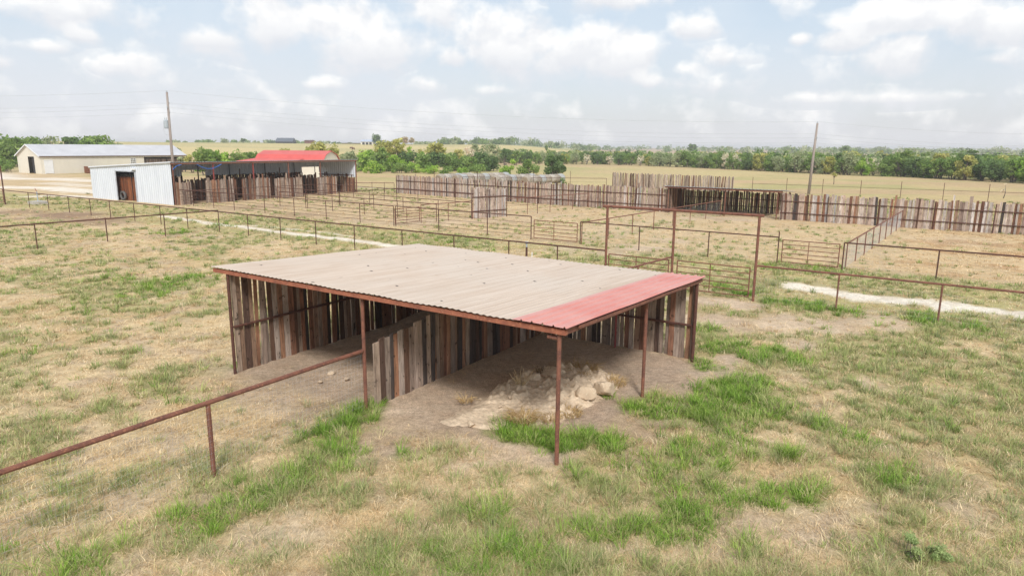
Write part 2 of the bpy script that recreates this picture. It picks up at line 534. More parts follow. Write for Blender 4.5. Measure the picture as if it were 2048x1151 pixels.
def masks(x, y):
    """bright grass, dirt, caliche, olive green amount, shed footprint"""
    u, v = to_uv(x, y)
    wob = (fbm(x * 1.7, y * 1.7, 4) - .5) * 2.2
    wob2 = (fbm(x * .6 + 40, y * .6, 4) - .5) * 1.4
    br = blobs(x, y, BRIGHT_W, wob)
    di = blobs(x, y, DIRT_W, wob2, .6)
    ca = caliche(x, y, (fbm(x * 1.3, y * 1.3 + 31, 4) - .5) * 1.5)
    foot = sstep(-.5, .1, u + 10.1) * sstep(-.4, .2, .0 - u + .0) * sstep(-.6, .3, v - .0) * sstep(-.3, .3, 8.1 - v)
    # right bay apron
    di = np.maximum(di, foot)
    g = fbm(x * .35 + 5, y * .35 + 3, 4)
    g2 = fbm(x * 1.3 + 50, y * 1.3 + 8, 3)
    right = sstep(3.5, 7, x) * sstep(8, 11, y) * (1 - sstep(17.0, 18.2, v))
    left = 1 - sstep(-6, -2, x)
    g3 = fbm(x * 2.6 + 20, y * 2.6 + 60, 3)
    gr = sstep(.455, .555, g * .42 + g2 * .36 + g3 * .22 + .085 * right + .006 * left + .012 * (1 - right) * (1 - left))
    gr = gr * (1 - .92 * blobs(x, y, BARE_W, wob * .8, .6))
    lane = sstep(17, 19, v) * (1 - sstep(26, 28, v))
    gr = np.maximum(gr, lane * sstep(.40, .6, g))
    pens = sstep(27, 28.5, v) * (1 - sstep(52, 56, v))
    gr = gr * (1 - .68 * pens)
    # the ryegrass pen on the far right is dry and straw coloured
    pen_dry = sstep(3, 4.5, u) * pens
    gr = gr * (1 - .8 * pen_dry)
    halo = blobs(x, y, [(a, b, r * 1.9, s_ * .8) for a, b, r, s_ in BRIGHT_W], wob * .8, .6)
    gr = np.maximum(gr, halo * .42)
    gr = gr * (1 - .9 * di) * (1 - ca)
    return br, di, ca, gr, foot, pens, pen_dry, u, v


def hill(x, y):
    d = np.hypot(x, y)
    az = np.arctan2(x, y)
    side = 1 - sstep(-.02, .16, az)
    h = sstep(240, 640, d) * 7.4 * side * (0.85 + .3 * fbm(x * .004, y * .004, 2))
    return h + sstep(900, 2500, d) * 3.0 * (1 - side)


def ground_z(x, y):
    u, v = to_uv(x, y)
    d = np.hypot(x, y)
    near = 1 - sstep(60, 120, d)
    z = (fbm(x * .9, y * .9, 3) - .5) * .10 * near + (fbm(x * 4.1, y * 4.1, 2) - .5) * .045 * (1 - sstep(25, 40, d))
    z = z + hill(x, y)
    # dung and soil banked up against the back of the left bay
    bank = sstep(4.2, 8.0, v) * sstep(-10.0, -9.2, u) * sstep(-5.1, -5.6, u) * (1 - sstep(8.0, 8.3, v))
    z = z + .45 * bank
    return z


def grade(lo, hi, fine, step, a, b, step2, grow):
    xs = [0.0]
    # positive side
    def side(lim, f1, f2):
        out, p, s = [], 0.0, fine
        while p < lim:
            s = step if p < f1 else (step2 if p < f2 else s * grow)
            p += s
            out.append(p)
        return out
    return side


def axis(lim, f1, s1, f2, s2, grow):
    out, p, s = [], 0.0, s1
    while p < lim:
        if p < f1:
            s = s1
        elif p < f2:
            s = s2
        else:
            s *= grow
        p += s
        out.append(p)
    return out


px_ = axis(4000, 14, .14, 62, .36, 1.09)
xs = np.array([-p for p in px_[::-1]] + [0.0] + px_)
ys = np.array([-40, -15, -4, 2, 5] + [6.5 + p for p in axis(4500, 25, .13, 75, .33, 1.07)])
GX, GY = np.meshgrid(xs, ys)
gx, gy = GX.ravel(), GY.ravel()
gz = ground_z(gx, gy)
br, di, ca, gr, foot, pens, pen_dry, gu, gv = masks(gx, gy)
dist = np.hypot(gx, gy)


def C(*a):
    return np.array(a, 'f')


def blend(base, colr, m):
    return base * (1 - m[:, None]) + colr[None, :] * m[:, None]


n1 = fbm(gx * .5 + 3, gy * .5, 4)
n2 = fbm(gx * .07 + 30, gy * .07 + 12, 4)
n3 = fbm(gx * 2.2 + 9, gy * 2.2, 3)
col = np.tile(C(.60, .465, .285), (len(gx), 1))
col = blend(col, C(.54, .395, .215), sstep(.45, .62, n1) * .8)
col = blend(col, C(.44, .34, .245), sstep(.5, .7, n3) * .7)
col = blend(col, C(.36, .32, .16), gr * .75)
col = blend(col, C(.55, .41, .25), pens * .55 * (1 - gr))
col = blend(col, C(.58, .43, .25), pen_dry * .7)
col = blend(col, C(.42, .255, .13), pen_dry * sstep(.5, .65, n1) * .8)
lane = sstep(17.5, 19, gv) * (1 - sstep(26, 28, gv))
col = blend(col, C(.40, .37, .16), lane * sstep(.30, .5, n2) * .85 * (1 - gr))
# beyond the plank fence: the big hay field
field = sstep(56, 62, gv)
fcol = np.tile(C(.50, .395, .21), (len(gx), 1))
fcol = blend(fcol, C(.41, .365, .175), sstep(.40, .60, n2))
fcol = blend(fcol, C(.50, .35, .22), sstep(.45, .65, fbm(gx * .035, gy * .11 + 5, 4)) * .7)
yellow = sstep(-90, -60, gu) * (1 - sstep(-45, -25, gu)) * (1 - sstep(180, 220, dist))
fcol = blend(fcol, C(.50, .43, .22), yellow * .5)
col = col * (1 - field[:, None]) + fcol * field[:, None]
hl = sstep(.4, 2.0, hill(gx, gy)) * (np.arctan2(gx, gy) < .12)
gold = np.tile(C(.56, .46, .23), (len(gx), 1))
gold = blend(gold, C(.46, .40, .20), sstep(.42, .62, fbm(gx * .012, gy * .03, 4)))
gold = blend(gold, C(.30, .31, .12), sstep(520, 640, dist) * .6)
col = col * (1 - hl[:, None]) + gold * hl[:, None]
farp = sstep(500, 900, dist) * (1 - hl)
col = blend(col, C(.44, .32, .21), farp * .8)
# soil colours
soil = np.tile(C(.56, .44, .325), (len(gx), 1))
soil = blend(soil, C(.45, .345, .25), sstep(.42, .62, n1))
soil = blend(soil, C(.52, .40, .29), sstep(.55, .7, n3) * .6)
dark = ((gv > 17) & (gu < -36)) | ((gu < -38) & (gv > 12))
soil = np.where(dark[:, None], soil * np.array([.62, .55, .52]), soil)
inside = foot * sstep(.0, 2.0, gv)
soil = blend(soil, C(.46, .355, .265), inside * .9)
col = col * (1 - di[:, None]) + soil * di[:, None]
col = blend(col, C(.24, .26, .09), br * .6)
calc = np.tile(C(.76, .69, .59), (len(gx), 1))
calc = blend(calc, C(.62, .53, .42), sstep(.5, .7, n3) * .6)
cam_ = np.clip(ca, 0, 1)
col = col * (1 - cam_[:, None]) + calc * cam_[:, None]


def mat_ground():
    m, nt, b = new_mat('pasture_ground')
    a = N(nt, 'ShaderNodeAttribute')
    a.attribute_name = 'Col'
    v = objvec(nt)
    c0 = a.outputs['Color']
    f = maprange(nt, noise(nt, v, 5.5, 8, 0.72), 0.3, 0.7, 0.72, 1.24)
    f2 = maprange(nt, noise(nt, objvec(nt, (1, .35, 1)), 42, 4, 0.7), 0.3, 0.7, 0.70, 1.30)
    f3 = maprange(nt, noise(nt, v, 0.55, 5, 0.6), 0.3, 0.7, 0.88, 1.10)
    k = mathn(nt, 'MULTIPLY', mathn(nt, 'MULTIPLY', f, f2), f3)
    cm = N(nt, 'ShaderNodeCombineColor')
    for i in range(3):
        nt.links.new(k, cm.inputs[i])
    c1 = mixcol(nt, 1.0, c0, cm.outputs[0], 'MULTIPLY')
    hue = maprange(nt, noise(nt, v, 1.7, 6, 0.65), 0.42, 0.62, 0, 0.2)
    c1 = mixcol(nt, hue, c1, mixcol(nt, 1.0, c1, (1.08, 0.93, 0.80), 'MULTIPLY'))
    nt.links.new(c1, b.inputs['Base Color'])
    b.inputs['Roughness'].default_value = 1.0
    b.inputs['Specular IOR Level'].default_value = 0.05
    h = mathn(nt, 'ADD', noise(nt, v, 9, 6, 0.7), mathn(nt, 'MULTIPLY', noise(nt, v, 38, 4, 0.7), 0.5))
    bump(nt, b, h, 0.7, 0.05)
    return m


nx, ny = len(xs), len(ys)
idx = np.arange(nx * ny).reshape(ny, nx)
quads = np.stack([idx[:-1, :-1].ravel(), idx[:-1, 1:].ravel(), idx[1:, 1:].ravel(), idx[1:, :-1].ravel()], 1)
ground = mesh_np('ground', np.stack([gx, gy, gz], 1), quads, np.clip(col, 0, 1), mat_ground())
ground.data.polygons.foreach_set('use_smooth', [True] * len(quads))
tag(ground, 'dry tan pasture ground with bare soil and white gravel tracks', 'ground', kind='structure')


def gz1(p):
    return float(ground_z(np.array([p[0]]), np.array([p[1]]))[0])


# ------------------------------------------------------------------ grass
def sample_polar(n, d0, d1, pw, half=.72):
    """points with areal density falling as d**-pw"""
    t = rs.rand(n)
    e = 2 - pw
    d = (d0 ** e + t * (d1 ** e - d0 ** e)) ** (1 / e)
    a = (rs.rand(n) * 2 - 1) * half
    return d * np.sin(a), d * np.cos(a), d


def blades(cx, cy, d, nb, spread, hmin, hmax, lean, wid, palette, seed, bend=1.0):
    r = np.random.RandomState(seed)
    n = len(cx)
    rep = np.repeat(np.arange(n), nb)
    m = len(rep)
    ang = r.rand(m) * 6.283
    rad = np.sqrt(r.rand(m)) * spread[rep]
    x, y = cx[rep] + np.cos(ang) * rad, cy[rep] + np.sin(ang) * rad
    z = ground_z(x, y) - .012
    tuft_h = (hmin + (hmax - hmin) * r.rand(n) ** 1.5)[rep]
    h = tuft_h * (.45 + .65 * r.rand(m))
    la = ang + (r.rand(m) - .5) * 2.0
    l = h * lean * (.25 + 1.1 * r.rand(m)) * bend
    h = h * np.sqrt(np.clip(1 - .35 * np.minimum(l / (h + 1e-6), 1.6), .12, 1))
    dx, dy = np.cos(la), np.sin(la)
    wa = la + 1.571 + (r.rand(m) - .5) * 1.2
    w = wid * (.6 + .8 * r.rand(m)) * (d[rep] / 12.0) ** .75
    wx, wy = np.cos(wa) * w, np.sin(wa) * w
    P = np.empty((m, 5, 3), 'f')
    P[:, 0] = np.stack([x - wx, y - wy, z], 1)
    P[:, 1] = np.stack([x + wx, y + wy, z], 1)
    mx, my, mz = x + dx * l * .4, y + dy * l * .4, z + h * .68
    P[:, 2] = np.stack([mx - wx * .8, my - wy * .8, mz], 1)
    P[:, 3] = np.stack([mx + wx * .8, my + wy * .8, mz], 1)
    P[:, 4] = np.stack([x + dx * l, y + dy * l, z + h], 1)
    base = np.arange(m)[:, None] * 5
    T = np.concatenate([base + np.array([[0, 1, 3]]), base + np.array([[0, 3, 2]]), base + np.array([[2, 3, 4]])], 0)
    pal = np.array(palette, 'f')
    tint = pal[r.randint(0, len(pal), n)]
    c = tint[rep] * .75 + pal[r.randint(0, len(pal), m)] * .25
    c = c * (.7 + .6 * r.rand(m))[:, None]
    return P.reshape(-1, 3), T, np.repeat(c, 5, 0)


def clear_of_buildings(u, v):
    k = ~((u > -76) & (u < -59) & (v > 28.6) & (v < 55))
    k &= ~((u > -155) & (u < -144) & (v > 54) & (v < 84))
    return k


STRAW = [(.77, .62, .38), (.70, .53, .30), (.58, .40, .215), (.82, .70, .48), (.50, .34, .185), (.48, .395, .25), (.72, .56, .33)]
OLIVE = [(.29, .33, .125), (.37, .39, .155), (.22, .28, .095), (.46, .44, .21), (.60, .52, .29), (.30, .36, .12), (.25, .29, .14), (.43, .44, .18), (.26, .38, .085)]
LUSH = [(.185, .345, .04), (.28, .44, .06), (.13, .25, .03), (.36, .48, .10), (.21, .355, .05), (.16, .30, .035), (.42, .43, .17)]

parts = []
x, y, d = sample_polar(52000, 7.6, 95, 1.55)
b_, d_, c_, g_, f_, p_, pd_, u_, v_ = masks(x, y)
k = (rs.rand(len(x)) > .93 * d_) & (rs.rand(len(x)) > .95 * np.clip(c_ * 1.2, 0, 1)) & (rs.rand(len(x)) > .8 * f_) & clear_of_buildings(u_, v_)
k &= rs.rand(len(x)) > .55 * p_ * (1 - pd_)
x, y, d = x[k], y[k], d[k]
P, T, cc = blades(x, y, d, 14, .07 + .13 * rs.rand(len(x)), (.035), .16, 1.7, .0038, STRAW, 1)
g_straw = mesh_np('dry_grass', P, T, cc, M_GRASS)
tag(g_straw, 'short straw coloured dry grass lying all over the pasture', 'dry grass', kind='stuff')

x, y, d = sample_polar(52000, 7.6, 100, 1.55)
b_, d_, c_, g_, f_, p_, pd_, u_, v_ = masks(x, y)
k = (rs.rand(len(x)) < g_ * .80 * (.45 + .9 * sstep(.38, .6, fbm(x * 4.3 + 7, y * 4.3 + 3, 2))) + .02) & (rs.rand(len(x)) > d_) & (rs.rand(len(x)) > c_) & (f_ < .1) & clear_of_buildings(u_, v_)
x, y, d = x[k], y[k], d[k]
P, T, cc = blades(x, y, d, 25, .06 + .15 * rs.rand(len(x)), .07, .34, 1.05, .0037, OLIVE, 2)
g_olive = mesh_np('olive_grass', P, T, cc, M_GRASS)
tag(g_olive, 'olive green grass growing in loose tufts across the pasture', 'green grass', kind='stuff')

bx, by, bd = [], [], []
for X, Y, r_, s_ in BRIGHT_W:
    dd = math.hypot(X, Y)
    n = int(115 * r_ * r_ * 4 * s_ * min(1.0, (14 / dd) ** 1.2))
    bx.append(X + (rs.rand(n) * 2 - 1) * r_ * 1.4)
    by.append(Y + (rs.rand(n) * 2 - 1) * r_ * 1.4)
x, y = np.concatenate(bx), np.concatenate(by)
d = np.hypot(x, y)
b_, d_, c_, g_, f_, p_, pd_, u_, v_ = masks(x, y)
k = (rs.rand(len(x)) < b_ * 1.25 * sstep(.34, .50, fbm(x * 3.1 + 70, y * 3.1, 3)))
x, y, d = x[k], y[k], d[k]
P, T, cc = blades(x, y, d, 24, .06 + .11 * rs.rand(len(x)), .09, .36, 1.05, .0043, LUSH, 3)
g_lush = mesh_np('lush_grass', P, T, cc, M_GRASS)
tag(g_lush, 'lush bright green grass clumps around the shed and along its dripline', 'lush grass', kind='stuff')
print('blades', len(g_straw.data.vertices) // 5, len(g_olive.data.vertices) // 5, len(g_lush.data.vertices) // 5)

# ------------------------------------------------------------------ planks
GREY = [(.34, .27, .225), (.28, .215, .175), (.38, .31, .265), (.25, .19, .155), (.31, .235, .185), (.36, .275, .215)]
FGREY = [(.46, .37, .315), (.38, .295, .245), (.52, .435, .38), (.32, .24, .20), (.43, .325, .265), (.28, .205, .17), (.48, .36, .29)]
BROWN = [(.27, .140, .085), (.21, .105, .066), (.32, .175, .108), (.16, .078, .052), (.28, .18, .125), (.24, .122, .08)]
DARKP = [(.06, .045, .04), (.10, .062, .048), (.075, .062, .058), (.13, .075, .052)]
RUSTP = [(.27, .13, .075), (.24, .115, .07)]
PALE = [(.48, .43, .395), (.54, .49, .46), (.43, .40, .385)]


def pick(r, weights):
    t = r.random() * sum(w for w, _ in weights)
    for w, pal in weights:
        t -= w
        if t <= 0:
            c = r.choice(pal)
            k = r.uniform(.82, 1.18)
            return (c[0] * k, c[1] * k, c[2] * k)
    return (.3, .25, .2)


def planks(mb, p0, p1, hfun, r, weights, wmin=.10, wmax=.19, gap=.01, biggap=.0, jag=.08, lean=.012, th=.038, z0=-.05, tall=0.0, zfun=None):
    p0, p1 = Vector(p0), Vector(p1)
    d = p1 - p0
    L = d.length
    d.normalize()
    nrm = Vector((-d.y, d.x, 0))
    s = 0.0
    while s < L - .05:
        w = r.uniform(wmin, wmax)
        h = hfun(s) + r.uniform(-jag, jag)
        if r.random() < tall:
            h += r.uniform(.15, .5)
        ln = r.gauss(0, lean)
        off = r.uniform(-.022, .022)
        slant = r.uniform(-.03, .03)
        b = z0 + (zfun(s) if zfun else 0)
        t = th * r.uniform(.8, 1.2)
        yaw = r.uniform(-.006, .006)
        q = []
        for zz, o in ((b, 0.0), (h, ln * h)):
            for a, n in ((0, -t / 2 - yaw), (w, -t / 2 + yaw), (w, t / 2 + yaw), (0, t / 2 - yaw)):
                sl = (slant if a else -slant) if o or zz == h else 0
                q.append(p0 + d * (s + a + o) + nrm * (n + off) + Vector((0, 0, zz + sl)))
        mb.hexa(q, pick(r, weights))
        s += w + (r.uniform(.02, .06) if r.random() < biggap else abs(r.gauss(0, gap)))


# ------------------------------------------------------------------ the main shed
R = random.Random(3)
shed = empty('loafing_shed', W(-5, 0), 'open fronted plank shed with cream and red corrugated roof on rusty pipe posts', 'shed')


def roof_z(u, v):
    return 2.765 - .009 * u - .043 * v


def sheet(prof, u0, u1, v0, v1, zf, th=.004, nseg=8):
    """corrugated sheet, prof(u)->height, ribs along v"""
    us = [u0]
    pitch, pts = prof
    k = math.floor(u0 / pitch)
    while True:
        done = False
        for a, h in pts:
            uu = k * pitch + a
            if uu > u1:
                done = True
                break
            if uu > u0:
                us.append((uu, h))
        k += 1
        if done:
            break
    us = [(u0, 0)] + us[1:] + [(u1, 0)]
    mb = MB()
    vs, fs = [], []
    n = len(us)
    for j in range(nseg + 1):
        v = lerp(v0, v1, j / nseg)
        for u, h in us:
            p = W(u, v, zf(u, v) + h)
            vs.append(p)
    for j in range(nseg):
        for i in range(n - 1):
            fs.append((j * n + i, j * n + i + 1, (j + 1) * n + i + 1, (j + 1) * n + i))
    m = len(vs)
    vs2 = [Vector((p[0], p[1], p[2] - th)) for p in vs]
    fs2 = [tuple(m + i for i in reversed(f)) for f in fs]
    for i in range(n - 1):
        fs2.append((i + 1, i, m + i, m + i + 1))
        a = nseg * n + i
        fs2.append((a, a + 1, m + a + 1, m + a))
    mb.add(vs + vs2, fs + fs2)
    return mb


RIB = (.1525, [(.1525 * k / 8, .017 * (.5 - .5 * math.cos(2 * math.pi * k / 8))) for k in range(8)])
RIB_RED = (.23, [(.0, 0), (.165, 0), (.18, .030), (.20, .030), (.215, 0)])
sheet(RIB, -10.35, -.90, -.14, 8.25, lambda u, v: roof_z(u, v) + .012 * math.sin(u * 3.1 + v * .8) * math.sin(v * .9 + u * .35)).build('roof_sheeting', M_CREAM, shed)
rs_ = sheet(RIB_RED, -.94, .24, -.17, 8.22, lambda u, v: roof_z(u, v) + .012 * math.sin(u * 3.1 + v * .8) * math.sin(v * .9 + u * .35) + .024).build('red_roof_sheet', M_REDSHEET, shed)
rs_['label'] = 'faded red metal sheet along the end of the cream roof'


def zb(u, v):
    return roof_z(u, v) - .026


# beams under the sheets
mb = MB()
mb.bar(W(-10.28, -.06, zb(-10.28, 0) - .06), W(.18, -.06, zb(.18, 0) - .055), .07, .10)
mb.build('front_beam', M_BEAM, shed)
mb = MB()
mb.bar(W(.12, .0, zb(.1, 0) - .055), W(.12, 8.2, zb(.1, 8.2) - .055), .07, .10)
mb.bar(W(.205, .4, zb(.1, .4) - .02), W(.205, 6.2, zb(.1, 6.2) - .02), .05, .06)
mb.build('side_beam', M_RUST, shed)
mb = MB()
mb.bar(W(-9.8, 8.0, zb(-9.8, 8) - .06), W(.1, 8.0, zb(.1, 8) - .06), .06, .10)
mb.bar(W(-9.8, 4.0, zb(-9.8, 4) - .06), W(.08, 4.0, zb(.08, 4) - .06), .06, .10)
mb.build('purlin', M_RUST_DARK, shed)
mb = MB()
mb.tube([W(-.25, .02, 2.53), W(.02, .02, 2.53)], .045, 12)
mb.build('pipe_stub', M_RUST, shed)
for u, v, m in ((-9.78, -.02, M_RUST_DARK), (-5.06, .05, M_RUST), (0, 0, M_RUST), (-.02, 4.4, M_RUST), (.08, 7.95, M_RUST_DARK), (-9.75, 8.0, M_RUST_DARK), (-5.02, 8.0, M_RUST_DARK), (-2.3, 7.93, M_RED_IRON)):
    mb = MB()
    top = zb(u, v) - .11
    if v > 7.9 and u < -1:
        mb.bar(W(u, v - .06, -.1), W(u, v - .06, top), .05, .05)
    else:
        mb.tube([W(u, v, -.15), W(u, v, top)], .042 if v < 7 else .05, 12)
    mb.build('post', m, shed)
INT = [(5, BROWN), (1.6, GREY), (2.1, DARKP), (.8, RUSTP)]
mb = MB()
planks(mb, W(-9.86, .12), W(-9.86, 2.2), lambda s: roof_z(-9.8, s) - .06, R, [(2.4, GREY), (4, BROWN), (1.2, DARKP)], gap=.014, biggap=.22, jag=.05, lean=.010)
planks(mb, W(-9.86, 2.2), W(-9.86, 8.0), lambda s: roof_z(-9.8, s + 2.2) - .06, R, INT, gap=.014, biggap=.22, jag=.05, lean=.010)
mb.build('side_wall', M_WOOD, shed)
mb = MB()
planks(mb, W(-9.8, 8.1), W(-5.0, 8.1), lambda s: 2.36, R, INT, gap=.016, biggap=.25, jag=.06)
planks(mb, W(-4.95, 8.1), W(.02, 8.1), lambda s: 2.26, R, [(5, GREY), (1.3, BROWN), (.4, DARKP)], gap=.015, biggap=.22, jag=.07, lean=.014)
mb.build('back_wall', M_WOOD, shed)
mb = MB()
planks(mb, W(-5.02, .30), W(-5.02, 2.6), lambda s: 1.58 + .09 * s, R, [(3, FGREY), (2, GREY), (1.8, BROWN), (1.6, DARKP), (.2, RUSTP)], gap=.008, biggap=.04, jag=.05)
planks(mb, W(-5.02, 2.6), W(-5.02, 7.95), lambda s: min(1.80 + .12 * s, 2.2), R, [(4, BROWN), (1.6, GREY), (2.0, DARKP), (.7, RUSTP)], gap=.008, biggap=.05, jag=.06)
mb.build('partition', M_WOOD, shed)
mb = MB()
mb.tube([W(-9.78, .05, 1.27), W(-9.78, 7.9, 1.30)], .035, 8)
mb.build('wall_rail', M_RUST_DARK, shed)
mb = MB()
mb.tube([W(-9.7, 8.0, 1.05), W(.06, 8.0, 1.02)], .035, 8)
mb.build('wall_rail', M_RUST_DARK, shed)

# ------------------------------------------------------------------ soil heap and rocks in the right bay
SAND = [to_uv(*at(*q, .05)[:2]) for q in ((866, 842), (905, 852), (960, 862), (1080, 852), (1165, 822), (1245, 776), (1228, 748), (1130, 738), (1050, 736), (1000, 768), (930, 805))]


def sand_edge(u, v):
    """signed distance to the heap outline, positive inside"""
    ins = np.zeros(len(u), bool)
    n = len(SAND)
    for i in range(n):
        (x0, y0), (x1, y1) = SAND[i], SAND[(i + 1) % n]
        c = ((y0 > v) != (y1 > v)) & (u < (x1 - x0) * (v - y0) / (y1 - y0 + 1e-12) + x0)
        ins ^= c
    d = segdist(u, v, SAND + [SAND[0]])
    return np.where(ins, d, -d)


mu, mv = np.meshgrid(np.linspace(-4.3, -.1, 110), np.linspace(.0, 6.3, 160))
mu, mv = mu.ravel(), mv.ravel()
sd_ = sand_edge(mu, mv) + (fbm(mu * 2.5, mv * 2.5, 3) - .5) * .35
env = sstep(-.25, .55, sd_)
mh = env * (.09 + .20 * sstep(1.0, 3.6, mv) * np.exp(-((mu + 2.3) / 1.5) ** 2))
lump = sstep(1.4, 3.2, mv)
rough_ = (fbm(mu * 2.6, mv * 2.6, 4) - .45) * (.08 + .10 * lump) + np.maximum(fbm(mu * 9, mv * 9, 3) - .5, 0) * (.16 + .30 * lump)
tread = np.maximum(np.sin(mv * 24 + 2 * vnoise(mu * 3, mv * 3)), 0) * .045 * np.exp(-((mu + 3.35 - .05 * mv) / .2) ** 2) * (1 - sstep(3.4, 4.2, mv))
tread += np.maximum(np.sin(mv * 24 + 1), 0) * .035 * np.exp(-((mu + 1.75) / .2) ** 2) * (1 - sstep(2.0, 2.6, mv))
X = np.array([tuple(W(a, b)) for a, b in zip(mu, mv)])
mz = ground_z(X[:, 0], X[:, 1]) - .06 + mh + env * (rough_ + tread) + .03 * env
ii = np.arange(160 * 110).reshape(160, 110)
qd = np.stack([ii[:-1, :-1].ravel(), ii[:-1, 1:].ravel(), ii[1:, 1:].ravel(), ii[1:, :-1].ravel()], 1)
hc = np.tile(C(.64, .51, .37), (len(mu), 1))
hc = blend(hc, C(.54, .42, .30), sstep(.45, .65, fbm(mu * 3, mv * 3 + 8, 3)))
M_SOIL = mat_attr('loose_soil', (0.75, 1.2), 14, rough=1.0, bumpd=.04)
heap = mesh_np('dirt_mound', np.stack([X[:, 0], X[:, 1], mz], 1), qd, hc, M_SOIL)
heap.data.polygons.foreach_set('use_smooth', [True] * len(qd))
tag(heap, 'tan heap of loose tracked soil under the red end of the shed roof', 'dirt mound')


def rock(p, sx, sy, sz, seed, label, name='rock', mat=None, group='rocks on the soil heap'):
    r = np.random.RandomState(seed)
    import bmesh
    bm = bmesh.new()
    bmesh.ops.create_icosphere(bm, subdivisions=3, radius=1)
    dirs = r.randn(9, 3)
    dirs /= np.linalg.norm(dirs, axis=1)[:, None]
    cut = .52 + .30 * r.rand(9)
    for v_ in bm.verts:
        c = np.array(v_.co)
        m = 1.0
        for dd, ct in zip(dirs, cut):
            t = c @ dd
            if t > ct:
                m = min(m, ct / t)
        n_ = 1 + .05 * math.sin(7 * c[0] + seed) * math.sin(6 * c[1] + 2 * c[2])
        v_.co = Vector((c[0] * m * n_ * sx, c[1] * m * n_ * sy, c[2] * m * n_ * sz))
    me = bpy.data.meshes.new(name)
    bm.to_mesh(me)
    bm.free()
    me.materials.append(mat or M_ROCK)
    o = bpy.data.objects.new(name, me)
    COL.objects.link(o)
    o.location = p
    o.rotation_euler = (r.rand() * .5 - .25, r.rand() * .5 - .25, r.rand() * 6)
    return tag(o, label, 'rock', group)


def on_heap(px, py, lift):
    p = at(px, py, .12)
    return Vector((p[0], p[1], lift))


rock(on_heap(1171, 792, .19), .30, .25, .23, 4, 'rounded tan boulder left of the other big boulder by the middle post')
rock(on_heap(1209, 782, .20), .29, .24, .26, 9, 'upright pale boulder nearest the side post, right of the other boulder')
rock(on_heap(1105, 757, .25), .42, .28, .24, 14, 'broad brown boulder at the back top of the soil heap')
rock(on_heap(1195, 757, .14), .25, .2, .16, 21, 'half buried rock behind the two pale boulders')
rock(on_heap(1068, 770, .30), .20, .2, .16, 25, 'small tan clod beside the dry root stalks')
rock(on_heap(1160, 812, .08), .12, .10, .11, 41, 'small pointed pale stone at the right foot of the heap')
rock(on_heap(942, 845, .10), .15, .11, .08, 52, 'flat pale stone at the near left edge of the heap')
for q, (px, py, s) in enumerate([(1020, 800, .07), (1085, 790, .06), (1130, 800, .05), (1000, 815, .05), (1110, 785, .07)]):
    rock(on_heap(px, py, .19 - .012 * q), s, s * .9, s * .7, 70 + q, 'fist sized clod scattered over the loose soil heap', 'soil_clod', M_SOIL if False else M_ROCK, 'small clods on the soil heap')


def straw_tuft(px, py, z, r_, n, h, lab, seed, col_=((.42, .29, .13), (.52, .38, .19), (.33, .21, .09)), lean=1.4):
    p = at(px, py, z)
    r = random.Random(seed)
    mb = MB()
    for i in range(n):
        a = r.random() * 6.283
        q = math.sqrt(r.random()) * r_
        b = Vector((p[0] + math.cos(a) * q, p[1] + math.sin(a) * q, z - .03))
        hh = h * r.uniform(.3, 1)
        la = a + r.uniform(-.8, .8)
        l = hh * lean * r.uniform(.3, 1.2)
        mid = b + Vector((math.cos(la) * l * .4, math.sin(la) * l * .4, hh * .75))
        tip = b + Vector((math.cos(la) * l, math.sin(la) * l, hh * r.uniform(.5, 1.0)))
        mb.tube([b, mid, tip], [.006, .005, .002], 3, r.choice(col_), cap=False)
    o = mb.build('dry_tuft', M_TWIG)
    return tag(o, lab, 'dry weeds', 'dry weeds on the soil heap')


for q, (px, py, s) in enumerate([(662, 748, .13), (693, 760, .10), (640, 765, .08)]):
    p_ = at(px, py, 0)
    rock(Vector((p_[0], p_[1], .04)), s, s * .85, s * .6, 90 + q, ['larger pale clod in the left bay behind the netting', 'middle pale clod in the left bay nearest the middle post', 'smallest pale clod farthest left in the left bay'][q], group='clods in the left bay')
straw_tuft(1045, 838, .10, .30, 260, .26, 'tan straw tuft at the near front of the soil heap', 1)
straw_tuft(1160, 745, .12, .45, 320, .34, 'brown straw heap between the boulders at the back', 2)
straw_tuft(1225, 765, .06, .35, 200, .22, 'pale straw scattered behind the upright boulder', 3)
straw_tuft(1137, 826, .05, .30, 160, .18, 'thin straw wisps at the right foot of the soil heap', 4)
straw_tuft(1100, 838, .05, .2, 90, .16, 'small straw wisp beside the corner post', 5)
straw_tuft(932, 800, .12, .16, 50, .22, 'dry weed stalks on the left ridge of the heap', 6)
straw_tuft(1085, 748, .2, .14, 70, .35, 'grey dry weed behind the broad brown boulder', 8, ((.25, .17, .09), (.2, .13, .07)), .8)
# dead root stalks
r = random.Random(5)
mb = MB()
p = at(1042, 770, .25)
for i in range(16):
    a, l = r.random() * 6.28, r.uniform(.2, .5)
    b = Vector((p[0], p[1], .2))
    pts = [b]
    for s in range(4):
        a += r.uniform(-.6, .6)
        pts.append(pts[-1] + Vector((math.cos(a) * l * .2, math.sin(a) * l * .2, l * r.uniform(.1, .32))))
    mb.tube(pts, [.016, .013, .010, .008, .004], 5, (.45, .34, .2))
tag(mb.build('root_stalk', M_TWIG), 'dead branching root stalks sticking up from the soil heap', 'dead roots')

# ------------------------------------------------------------------ pipe fences
PIPE_GROUP = 'rusty pipe fences'
_post_cache = {}


